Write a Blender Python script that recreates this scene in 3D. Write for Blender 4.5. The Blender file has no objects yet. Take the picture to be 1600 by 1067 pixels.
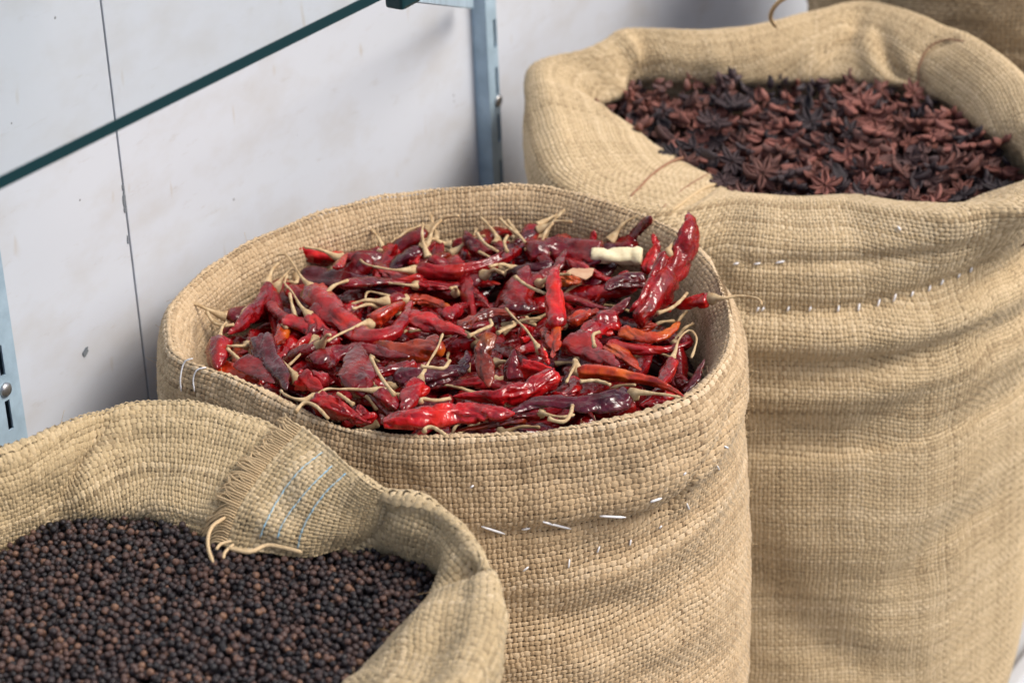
import bpy, math, random
import numpy as np
from math import sin, cos, radians, pi, sqrt, floor
from mathutils import Matrix, Vector
random.seed(7); RNG = np.random.default_rng(7)
S = bpy.context.scene
COL = S.collection

# ------------------------------------------------------------------ camera
F = 3800.0; P = radians(27); R = radians(2.5)
fw = np.array([0, cos(P), -sin(P)]); _r0 = np.array([1.0, 0, 0]); _u0 = np.cross(_r0, fw)
rt = cos(R)*_r0 - sin(R)*_u0; up = cos(R)*_u0 + sin(R)*_r0
def ray(px, py): return fw*F + rt*(px-800) - up*(py-533.5)
_d = ray(705, 495); CAM = np.array([0, 0, .52]) - _d/(_d @ fw)*1.487
cam_data = bpy.data.cameras.new('camera'); cam = bpy.data.objects.new('camera', cam_data); COL.objects.link(cam)
cam_data.sensor_width = 36; cam_data.lens = 36*F/1600; cam_data.clip_start = .05; cam_data.clip_end = 100
cam.matrix_world = Matrix(((rt[0], up[0], -fw[0], CAM[0]), (rt[1], up[1], -fw[1], CAM[1]), (rt[2], up[2], -fw[2], CAM[2]), (0, 0, 0, 1)))
cam_data.dof.use_dof = True; cam_data.dof.focus_distance = 1.41; cam_data.dof.aperture_fstop = 9.5
S.camera = cam

# ------------------------------------------------------------------ light
SUN_EL, SUN_AZ = radians(48), radians(108)      # azimuth measured clockwise from +Y (sun to the right, a little behind)
w = bpy.data.worlds.new('World'); S.world = w; w.use_nodes = True
nt = w.node_tree; bg = nt.nodes['Background']; sky = nt.nodes.new('ShaderNodeTexSky')
sky.sky_type = 'NISHITA'; sky.sun_disc = False; sky.sun_elevation = SUN_EL; sky.sun_rotation = SUN_AZ
sky.air_density = 1.0; sky.dust_density = 4.0; sky.ozone_density = 1.0
nt.links.new(sky.outputs[0], bg.inputs[0]); bg.inputs[1].default_value = .12
sl = bpy.data.lights.new('sun', 'SUN'); sl.energy = 1.9; sl.angle = radians(26); sl.color = (1, .95, .88)
so = bpy.data.objects.new('sun', sl); COL.objects.link(so)
_sd = Vector((sin(SUN_AZ)*cos(SUN_EL), cos(SUN_AZ)*cos(SUN_EL), sin(SUN_EL)))
so.rotation_euler = _sd.to_track_quat('Z', 'Y').to_euler()
S.view_settings.view_transform = 'Standard'; S.view_settings.look = 'None'; S.view_settings.gamma = 1
S.view_settings.exposure = .46

# ------------------------------------------------------------------ helpers
def un(px, py, z):
    d = ray(px, py); return CAM + d*((z-CAM[2])/d[2])
def proj(p):
    v = np.asarray(p)-CAM; z = v @ fw
    return 800+F*(v @ rt)/z, 533.5-F*(v @ up)/z, z
def unit(v): return v/np.maximum(np.linalg.norm(v, axis=-1, keepdims=True), 1e-12)
class Noise:
    """smooth pseudo noise: sum of sines in random directions, roughly -1..1"""
    def __init__(s, wl, seed, n=9):
        r = np.random.default_rng(seed); s.k = unit(r.normal(size=(n, 3)))*(2*pi/wl)*r.uniform(.6, 1.5, (n, 1)); s.p = r.uniform(0, 6.3, n)
    def __call__(s, X): return np.sin(X @ s.k.T + s.p).sum(-1)/sqrt(len(s.p))*.9
def mesh_np(name, V, Q, mat=None, smooth=True, attrs=None, nside=4):
    """V (n,3), Q (m,nside) -> mesh through foreach_set"""
    V = np.asarray(V, np.float32).reshape(-1, 3); Q = np.asarray(Q, np.int32).reshape(-1, nside)
    me = bpy.data.meshes.new(name)
    me.vertices.add(len(V)); me.vertices.foreach_set('co', V.ravel())
    me.loops.add(Q.size); me.loops.foreach_set('vertex_index', Q.ravel())
    me.polygons.add(len(Q)); me.polygons.foreach_set('loop_start', np.arange(0, Q.size, nside, dtype=np.int32))
    me.polygons.foreach_set('use_smooth', np.full(len(Q), smooth))
    for k, a in (attrs or {}).items():
        a = np.asarray(a, np.float32)
        at = me.attributes.new(k, 'FLOAT' if a.ndim == 1 else 'FLOAT_VECTOR', 'POINT')
        at.data.foreach_set('value' if a.ndim == 1 else 'vector', a.ravel())
    me.update(calc_edges=True)
    if mat: me.materials.append(mat)
    return me
def link(name, me, parent=None, label=None, cat=None, group=None, kind=None, loc=None):
    o = bpy.data.objects.new(name, me); COL.objects.link(o)
    if parent: o.parent = parent
    if loc is not None: o.location = loc
    for k, v in (('label', label), ('category', cat), ('group', group), ('kind', kind)):
        if v: o[k] = v
    return o
def catmull(pts, n):
    P_ = np.asarray(pts, float)
    if len(P_) == 2: return P_[0]+(P_[1]-P_[0])*np.linspace(0, 1, n)[:, None]
    Q = np.vstack([2*P_[0]-P_[1], P_, 2*P_[-1]-P_[-2]])
    L = np.concatenate([[0], np.cumsum(np.linalg.norm(np.diff(P_, axis=0), axis=1))]); L /= L[-1]
    t = np.linspace(0, 1, n); i = np.clip(np.searchsorted(L, t, 'right')-1, 0, len(P_)-2)
    u = ((t-L[i])/np.maximum(L[i+1]-L[i], 1e-9))[:, None]
    a, b, c, d = Q[i], Q[i+1], Q[i+2], Q[i+3]
    return .5*((2*b)+(-a+c)*u+(2*a-5*b+4*c-d)*u*u+(-a+3*b-3*c+d)*u**3)
def frames(C):
    T = unit(np.gradient(C, axis=0)); A = np.zeros_like(C)
    a = np.cross(T[0], [0, 0, 1.0]); a = a if np.linalg.norm(a) > .1 else np.cross(T[0], [1.0, 0, 0])
    for i in range(len(C)):
        a = a-T[i]*(a @ T[i]); a = a/np.linalg.norm(a); A[i] = a
    return T, A, np.cross(T, A)
def tube(C, rad, sides, disp=None, flat=1.0, roll=0.0):
    """closed swept tube -> V, Q ; disp(theta grid, t grid, pts) multiplies the radius"""
    n = len(C); T, A, B = frames(C); th = np.linspace(0, 2*pi, sides, endpoint=False)
    rr = np.broadcast_to(np.asarray(rad, float).reshape(-1, 1), (n, sides)).copy()
    if disp is not None: rr = rr*disp(th[None, :], np.linspace(0, 1, n)[:, None])
    cx = np.cos(th)[None]*rr; cy = np.sin(th)[None]*rr*flat
    cr, sr = cos(roll), sin(roll); x = cx*cr-cy*sr; y = cx*sr+cy*cr
    V = C[:, None]+A[:, None]*x[..., None]+B[:, None]*y[..., None]
    V = np.concatenate([V.reshape(-1, 3), C[:1], C[-1:]])
    i = np.arange(n-1)[:, None]*sides; j = np.arange(sides)[None]; k = (j+1) % sides
    Q = np.stack([i+j, i+k, i+sides+k, i+sides+j], -1).reshape(-1, 4)
    a = n*sides; jj = j[0]; kk = k[0]; e = (n-1)*sides
    cap0 = np.stack([np.full(sides, a), kk, jj, jj], -1); cap1 = np.stack([np.full(sides, a+1), e+jj, e+kk, e+kk], -1)
    return V, Q, cap0[:, :3], cap1[:, :3]
def tube_mesh(name, parts, mat):
    """several tubes joined; each (V,Q,c0,c1)"""
    vs, fs, off = [], [], 0
    for V, Q, a, b in parts:
        vs.append(V); fs += (Q+off).tolist()+(a+off).tolist()+(b+off).tolist(); off += len(V)
    me = bpy.data.meshes.new(name); me.from_pydata(np.vstack(vs).tolist(), [], fs)
    me.polygons.foreach_set('use_smooth', [True]*len(me.polygons)); me.materials.append(mat); return me
def box_mesh(name, o, X, Y, Z, mat, bev=0):
    """box spanned by vectors X,Y,Z from corner o"""
    import bmesh
    o, X, Y, Z = map(np.asarray, (o, X, Y, Z))
    c = [o, o+X, o+X+Y, o+Y, o+Z, o+X+Z, o+X+Y+Z, o+Y+Z]
    f = [(0, 3, 2, 1), (4, 5, 6, 7), (0, 1, 5, 4), (1, 2, 6, 5), (2, 3, 7, 6), (3, 0, 4, 7)]
    me = bpy.data.meshes.new(name); me.from_pydata([tuple(map(float, v)) for v in c], [], f)
    bm = bmesh.new(); bm.from_mesh(me); bmesh.ops.recalc_face_normals(bm, faces=bm.faces)
    if bev: bmesh.ops.bevel(bm, geom=bm.edges[:], offset=bev, segments=2, profile=.6, affect='EDGES')
    bm.to_mesh(me); bm.free(); me.materials.append(mat); return me

# ------------------------------------------------------------------ materials
def mat_new(name):
    m = bpy.data.materials.new(name); m.use_nodes = True; t = m.node_tree; return m, t, t.nodes['Principled BSDF']
def nd(t, typ, **kw):
    n = t.nodes.new(typ)
    for k, v in kw.items():
        if k.startswith('i_'):
            key = k[2:]; n.inputs[int(key) if key.isdigit() else key.replace('_', ' ')].default_value = v
        else: setattr(n, k, v)
    return n
def ramp(t, src, stops):
    n = t.nodes.new('ShaderNodeValToRGB'); e = n.color_ramp.elements
    while len(e) > 1: e.remove(e[-1])
    e[0].position = stops[0][0]; e[0].color = (*stops[0][1], 1)
    for p, c in stops[1:]: x = e.new(p); x.color = (*c, 1)
    t.links.new(src, n.inputs[0]); return n.outputs[0]
def mixc(t, f, a, b, mode='MIX'):
    n = nd(t, 'ShaderNodeMix', data_type='RGBA', blend_type=mode)
    for idx, v in ((0, f), (6, a), (7, b)):
        if hasattr(v, 'links'): t.links.new(v, n.inputs[idx])
        else: n.inputs[idx].default_value = v if idx == 0 else (*v, 1)
    return n.outputs[2]
def math_(t, op, a, b=0.0, c=0.0):
    n = nd(t, 'ShaderNodeMath', operation=op)
    for i, v in enumerate((a, b, c)):
        if hasattr(v, 'links'): t.links.new(v, n.inputs[i])
        else: n.inputs[i].default_value = v
    return n.outputs[0]

def jute(name, c0, c1, c2):
    m, t, b = mat_new(name); L = t.links.new
    tone = nd(t, 'ShaderNodeAttribute', attribute_name='tone').outputs['Fac']
    fib = nd(t, 'ShaderNodeAttribute', attribute_name='fib').outputs['Vector']
    geo = nd(t, 'ShaderNodeTexCoord').outputs['Object']
    n1 = nd(t, 'ShaderNodeTexNoise', i_Scale=16, i_Detail=3); L(geo, n1.inputs['Vector'])
    n2 = nd(t, 'ShaderNodeTexNoise', i_Scale=1.0, i_Detail=3, i_Roughness=.7); L(fib, n2.inputs['Vector'])
    f = math_(t, 'ADD', math_(t, 'MULTIPLY', tone, .55), math_(t, 'ADD', math_(t, 'MULTIPLY', n1.outputs[0], .25), math_(t, 'MULTIPLY', n2.outputs[0], .55)))
    col = ramp(t, math_(t, 'SUBTRACT', f, .18), [(.12, c0), (.48, c1), (.85, c2)])
    L(col, b.inputs['Base Color']); b.inputs['Roughness'].default_value = .82
    b.inputs['Specular IOR Level'].default_value = .25
    b.inputs['Sheen Weight'].default_value = .25; b.inputs['Sheen Roughness'].default_value = .5
    b.inputs['Sheen Tint'].default_value = (1, .9, .72, 1)
    bp = nd(t, 'ShaderNodeBump', i_Strength=.7, i_Distance=.0006); L(n2.outputs[0], bp.inputs['Height']); L(bp.outputs[0], b.inputs['Normal'])
    return m
M_JUTE = jute('jute_golden', (.24, .155, .082), (.50, .36, .212), (.67, .52, .345))
M_JUTE2 = jute('jute_yellow', (.25, .170, .088), (.53, .40, .235), (.69, .55, .36))
M_JUTE3 = jute('jute_grey', (.20, .145, .080), (.46, .35, .200), (.64, .51, .33))
M_JUTE4 = jute('jute_brown', (.17, .115, .06), (.45, .33, .19), (.60, .46, .29))
def plain(name, col, rough=.6, metal=0, spec=.5, noise=None):
    m, t, b = mat_new(name); b.inputs['Base Color'].default_value = (*col, 1); b.inputs['Roughness'].default_value = rough
    b.inputs['Metallic'].default_value = metal; b.inputs['Specular IOR Level'].default_value = spec
    if noise:
        sc, amt, dark = noise
        g = nd(t, 'ShaderNodeTexCoord').outputs['Object']; n = nd(t, 'ShaderNodeTexNoise', i_Scale=sc, i_Detail=5, i_Roughness=.65); t.links.new(g, n.inputs['Vector'])
        t.links.new(ramp(t, n.outputs[0], [(.5-amt, dark), (.5+amt, col)]), b.inputs['Base Color'])
        bp = nd(t, 'ShaderNodeBump', i_Strength=.4, i_Distance=.0005); t.links.new(n.outputs[0], bp.inputs['Height']); t.links.new(bp.outputs[0], b.inputs['Normal'])
    return m
M_GAP_SHADE = plain('weave_gap_shade', (.21, .14, .08), .9, spec=.1, noise=(300, .2, (.15, .10, .055)))  # painted shade: darker brown that shows through the gaps of the weave
M_STRAND = plain('jute_strand', (.66, .50, .30), .8, spec=.2, noise=(900, .25, (.44, .31, .17)))
M_WHITE = plain('white_thread', (.80, .80, .82), .6)
M_BLUE = plain('blue_thread', (.22, .45, .62), .6, noise=(500, .12, (.35, .42, .42)))
M_RED = plain('brown_red_thread', (.22, .085, .05), .8, noise=(400, .15, (.36, .22, .12)))
M_BED = plain('dark_bed', (.03, .012, .012), .9, spec=.1)  # near-black colour stands in for the shade deep between the pieces
M_STEEL = plain('galvanised_blue_steel', (.42, .56, .67), .4, .12, noise=(45, .16, (.30, .41, .50)))
M_SLOT = plain('slot_recess', (.02, .022, .026), .8)
M_SCREW = plain('screw_metal', (.42, .42, .42), .35, .9)
M_GREENEDGE = plain('green_glass_edge', (.003, .028, .034), .25, spec=.3)
M_FLOORP = plain('white_painted_platform', (.62, .64, .67), .5, noise=(6, .2, (.5, .52, .55)))
M_GROUND = plain('grey_concrete', (.23, .24, .26), .85, noise=(9, .2, (.15, .155, .165)))
M_CARD = plain('brown_cardboard', (.20, .13, .08), .85, noise=(30, .2, (.15, .095, .06)))

def wall_mat():
    m, t, b = mat_new('white_laminate'); L = t.links.new
    g = nd(t, 'ShaderNodeTexCoord').outputs['Object']
    base = (.55, .58, .635)
    mp = nd(t, 'ShaderNodeMapping'); mp.inputs['Scale'].default_value = (14, 14, 26); mp.inputs['Rotation'].default_value = (0, 0, .57); L(g, mp.inputs[0])
    n = nd(t, 'ShaderNodeTexNoise', i_Scale=1, i_Detail=4, i_Roughness=.6); L(mp.outputs[0], n.inputs['Vector'])
    c = mixc(t, ramp(t, n.outputs[0], [(.47, (0, 0, 0)), (.75, (1, 1, 1))]), base, (.50, .505, .52))
    # yellowish drips: short upright streaks
    mp2 = nd(t, 'ShaderNodeMapping'); mp2.inputs['Scale'].default_value = (75, 75, 22); L(g, mp2.inputs[0])
    v = nd(t, 'ShaderNodeTexNoise', i_Scale=1, i_Detail=2, i_Roughness=.5); L(mp2.outputs[0], v.inputs['Vector'])
    c = mixc(t, ramp(t, v.outputs[0], [(.70, (0, 0, 0)), (.77, (.5, .5, .5))]), c, (.44, .38, .31))
    # scuffs
    mp3 = nd(t, 'ShaderNodeMapping'); mp3.inputs['Scale'].default_value = (30, 30, 120); mp3.inputs['Rotation'].default_value = (.25, .3, .5); L(g, mp3.inputs[0])
    v3 = nd(t, 'ShaderNodeTexNoise', i_Scale=1, i_Detail=6, i_Roughness=.75); L(mp3.outputs[0], v3.inputs['Vector'])
    c = mixc(t, ramp(t, v3.outputs[0], [(.60, (0, 0, 0)), (.76, (.5, .5, .5))]), c, (.38, .345, .32))
    # dark specks
    vo = nd(t, 'ShaderNodeTexVoronoi', i_Scale=75, i_Randomness=1); L(g, vo.inputs['Vector'])
    gate = nd(t, 'ShaderNodeSeparateColor'); L(vo.outputs['Color'], gate.inputs[0])
    sp = math_(t, 'MULTIPLY', math_(t, 'LESS_THAN', vo.outputs['Distance'], .075), math_(t, 'LESS_THAN', gate.outputs[0], .12))
    c = mixc(t, math_(t, 'MULTIPLY', sp, .75), c, (.13, .13, .14))
    L(c, b.inputs['Base Color']); b.inputs['Roughness'].default_value = .6; b.inputs['Specular IOR Level'].default_value = .2
    bp = nd(t, 'ShaderNodeBump', i_Strength=.15, i_Distance=.001); L(n.outputs[0], bp.inputs['Height']); L(bp.outputs[0], b.inputs['Normal'])
    return m
M_WALL = wall_mat()
M_SEAM = plain('dark_seam', (.05, .05, .055), .8)
M_CHIP = plain('chipped_paint', (.16, .18, .20), .8)

def glass_mat():
    m = bpy.data.materials.new('clear_shelf_glass'); m.use_nodes = True; t = m.node_tree; t.nodes.clear()
    o = nd(t, 'ShaderNodeOutputMaterial'); tr = nd(t, 'ShaderNodeBsdfTransparent'); tr.inputs[0].default_value = (.93, .945, .95, 1)
    gl = nd(t, 'ShaderNodeBsdfGlossy'); gl.inputs['Roughness'].default_value = .03; gl.inputs['Color'].default_value = (.9, .95, .95, 1)
    fr = nd(t, 'ShaderNodeFresnel', i_IOR=1.28); mx = nd(t, 'ShaderNodeMixShader')
    gm = nd(t, 'ShaderNodeNewGeometry'); t.links.new(math_(t, 'MULTIPLY', fr.outputs[0], math_(t, 'SUBTRACT', 1.0, gm.outputs['Backfacing'])), mx.inputs[0]); t.links.new(tr.outputs[0], mx.inputs[1]); t.links.new(gl.outputs[0], mx.inputs[2]); t.links.new(mx.outputs[0], o.inputs[0])
    return m
M_GLASS = glass_mat()

def chilli_mat():
    m, t, b = mat_new('dried_chilli_skin'); L = t.links.new
    oi = nd(t, 'ShaderNodeObjectInfo'); g = nd(t, 'ShaderNodeTexCoord').outputs['Object']
    n1 = nd(t, 'ShaderNodeTexNoise', i_Scale=75, i_Detail=3, i_Roughness=.6); L(g, n1.inputs['Vector'])
    n2 = nd(t, 'ShaderNodeTexNoise', i_Scale=330, i_Detail=4, i_Roughness=.6); L(g, n2.inputs['Vector'])
    f = math_(t, 'ADD', math_(t, 'MULTIPLY', n1.outputs[0], .75), math_(t, 'MULTIPLY', n2.outputs[0], .25))
    fac = ramp(t, f, [(.36, (0, 0, 0)), (.60, (1, 1, 1))])
    dark = mixc(t, 1.0, oi.outputs['Color'], (.30, .15, .20), 'MULTIPLY')
    c = mixc(t, fac, dark, oi.outputs['Color'])
    n3 = nd(t, 'ShaderNodeTexNoise', i_Scale=48, i_Detail=2); L(g, n3.inputs['Vector'])
    hot = mixc(t, 1.0, oi.outputs['Color'], (1.5, 4.0, 1.2), 'MULTIPLY')
    c = mixc(t, ramp(t, n3.outputs[0], [(.58, (0, 0, 0)), (.74, (.7, .7, .7))]), c, hot)
    L(c, b.inputs['Base Color'])
    n4 = nd(t, 'ShaderNodeTexNoise', i_Scale=110, i_Detail=3); L(g, n4.inputs['Vector'])
    L(ramp(t, n4.outputs[0], [(.36, (.16, .16, .16)), (.68, (.34, .34, .34))]), b.inputs['Roughness']); L(ramp(t, n4.outputs[0], [(.42, (.85, .85, .85)), (.66, (.28, .28, .28))]), b.inputs['Coat Weight'])
    b.inputs['Specular IOR Level'].default_value = .15; b.inputs['Coat Weight'].default_value = .6; b.inputs['Coat Roughness'].default_value = .1; b.inputs['Coat IOR'].default_value = 1.6
    wv = nd(t, 'ShaderNodeTexNoise', i_Scale=120, i_Detail=2, i_Roughness=.45, i_Distortion=1.5); L(g, wv.inputs['Vector'])
    bp = nd(t, 'ShaderNodeBump', i_Strength=.6, i_Distance=.0018); L(wv.outputs[0], bp.inputs['Height'])
    L(bp.outputs[0], b.inputs['Normal']); fnb = nd(t, 'ShaderNodeTexNoise', i_Scale=650, i_Detail=3); L(g, fnb.inputs['Vector']); b2 = nd(t, 'ShaderNodeBump', i_Strength=.15, i_Distance=.0005); L(fnb.outputs[0], b2.inputs['Height']); L(bp.outputs[0], b2.inputs['Normal']); L(b2.outputs[0], b.inputs['Normal']); L(bp.outputs[0], b.inputs['Coat Normal'])
    return m
M_CHILLI = chilli_mat()
M_STEM = plain('dried_stem', (.60, .46, .27), .6, spec=.3, noise=(240, .20, (.33, .20, .09)))
M_STEMB = plain('brown_stem', (.34, .23, .13), .7, spec=.3, noise=(220, .22, (.20, .12, .07)))
M_PALE = plain('bleached_pod_end', (.82, .76, .52), .7, noise=(240, .2, (.60, .50, .29)))
M_SCRAP = plain('papery_pod_lining', (.62, .42, .26), .5, noise=(130, .2, (.5, .25, .14)))
def spice_mat(name, stops, rough, bscale, bstr, use_attr=False):
    m, t, b = mat_new(name); L = t.links.new
    src = nd(t, 'ShaderNodeAttribute', attribute_name='tone').outputs['Fac'] if use_attr else nd(t, 'ShaderNodeObjectInfo').outputs['Random']
    g = nd(t, 'ShaderNodeTexCoord').outputs['Object']
    n = nd(t, 'ShaderNodeTexNoise', i_Scale=bscale, i_Detail=4, i_Roughness=.6); L(g, n.inputs['Vector'])
    f = math_(t, 'ADD', src, math_(t, 'MULTIPLY', math_(t, 'SUBTRACT', n.outputs[0], .5), .5))
    L(ramp(t, f, stops), b.inputs['Base Color']); b.inputs['Roughness'].default_value = rough; b.inputs['Specular IOR Level'].default_value = .4
    bp = nd(t, 'ShaderNodeBump', i_Strength=bstr, i_Distance=.0006); L(n.outputs[0], bp.inputs['Height']); L(bp.outputs[0], b.inputs['Normal'])
    return m
PEP = [(0, (.011, .010, .012)), (.45, (.024, .017, .019)), (.68, (.056, .033, .029)), (.90, (.085, .045, .036)), (1, (.17, .09, .055))]
M_PEP = spice_mat('peppercorn_skin', PEP, .5, 1.5, .5); M_PEPA = spice_mat('peppercorn_skin_heap', PEP, .5, 700, .9, True)
ANI = [(0, (.026, .020, .024)), (.25, (.060, .038, .042)), (.42, (.135, .060, .048)), (.70, (.22, .080, .060)), (1, (.31, .12, .095))]
M_ANI = spice_mat('star_anise_husk', ANI, .5, 220, .7); M_ANIA = spice_mat('star_anise_husk_heap', ANI, .55, 220, .7, True)
M_SEED = plain('anise_seed', (.16, .065, .03), .2)

# ------------------------------------------------------------------ woven cloth
def grid_normals(G, wrap, flip=1):
    da = np.gradient(G, axis=0)
    db = (np.roll(G, -1, 1)-np.roll(G, 1, 1))/2 if wrap else np.gradient(G, axis=1)
    return unit(np.cross(db, da))*flip, da, db
def weave(name, G, wrap, mat, parent, flip=1, thick=.00066, seed=0, facing=-.6, face=None):
    """real yarns over grid G (rows, cols, 3) given at half pitch: warps run down the rows, paired wefts along the columns"""
    r = np.random.default_rng(seed); N, _, _ = grid_normals(G, wrap, flip)
    na, nb = G.shape[:2]; nj, ni = (na+1)//2, (nb+1)//2 if not wrap else nb//2
    _, wa, wb = grid_normals(G, wrap); q1, q2, q3, q4 = (Noise(wl, seed*11+k_, 9)(G) for k_, wl in enumerate((.018, .016, .05, .05)))
    G = G+(wb*(q1*.16+q3*.5)[..., None]+wa*(q2*.16+q4*.5)[..., None])
    view = unit(CAM-G); fac = (N*view).sum(-1); fac = fac if face is None else np.maximum(fac, face); ok = fac > facing
    vs, qs, tone, fib, off = [], [], [], [], 0
    def yarns(Gy, Ny, Lat, okk, par, prof, wid, closed, sd):
        # Gy (n along, m yarns, 3)
        nonlocal off
        n, m = Gy.shape[:2]; k = len(prof)
        rr = np.random.default_rng(sd)
        sgn = np.zeros((n, m)); e = np.arange(0, n, 2); sgn[e] = 1-2*(((e//2)[:, None]+np.arange(m)[None]+par) % 2)
        slub = 1+.10*rr.normal(size=(n, m)); slub = (slub+np.roll(slub, 1, 0)+np.roll(slub, -1, 0))/3
        yt = rr.normal(size=m)*.18; hw = wid*slub*(1+.17*sgn)*(1+rr.normal(size=m)[None]*.10)
        lat = Lat*(rr.normal(size=(n, m))*.05)[..., None]
        base = Gy+lat+Ny*(thick*sgn+thick*(.35 if par else -.1)+thick*.12*rr.normal(size=(n, m)))[..., None]
        V = np.stack([base+Lat*(hw*px)[..., None]+Ny*(thick*pz) for px, pz in prof], 2)   # n,m,k,3
        idx = off+np.arange(n*m*k).reshape(n, m, k)
        nx = np.roll(idx, -1, 0) if closed else None
        if closed: a, b_, mk = idx, nx, okk & np.roll(okk, -1, 0)
        else: a, b_, mk = idx[:-1], idx[1:], okk[:-1] & okk[1:]
        q = np.stack([a[..., :-1], a[..., 1:], b_[..., 1:], b_[..., :-1]], -1)[mk].reshape(-1, 4)
        if (par == 1) ^ (flip < 0): q = q[:, ::-1]
        T = .5+yt[None, :, None]+.12*(slub[..., None]-1)*8*np.ones(k)+np.zeros((n, m, k))
        along = np.arange(n)[:, None, None]*np.ones((1, m, k)); ac = np.array([p_[0] for p_ in prof])
        fb = np.stack([along*.55+ac*1.2, ac*3.0+along*.25, np.broadcast_to(rr.uniform(0, 90, m)[None, :, None], (n, m, k))], -1)
        vs.append(V.reshape(-1, 3)); qs.append(q); tone.append(T.ravel()); fib.append(fb.reshape(-1, 3)); off += V.size//3
    _, da, db = grid_normals(G, wrap)
    Ta, Tb = da*2, db*2     # one pitch
    wp = [(-1, -.75), (-.55, .40), (.55, .40), (1, -.75)]
    ww = [(-1, -.7), (-.55, .40), (0, -.10), (.55, .40), (1, -.7)]
    c = np.arange(0, 2*ni, 2); yarns(G[:, c], N[:, c], Tb[:, c], ok[:, c], 0, wp, .36, False, seed*7+1)
    rws = np.arange(0, 2*nj, 2)
    rws = rws[rws < na]
    sw = lambda X: np.swapaxes(X[rws], 0, 1)
    yarns(sw(G), sw(N), sw(Ta), sw(ok), 1, ww, .455, wrap, seed*7+2)
    V = np.vstack(vs); Q = np.vstack(qs); used = np.zeros(len(V), bool); used[Q.ravel()] = True; mp = np.cumsum(used)-1
    me = mesh_np(name, V[used], mp[Q], mat, True, {'tone': np.concatenate(tone)[used], 'fib': np.vstack(fib)[used]})
    return link(name, me, parent)

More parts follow.
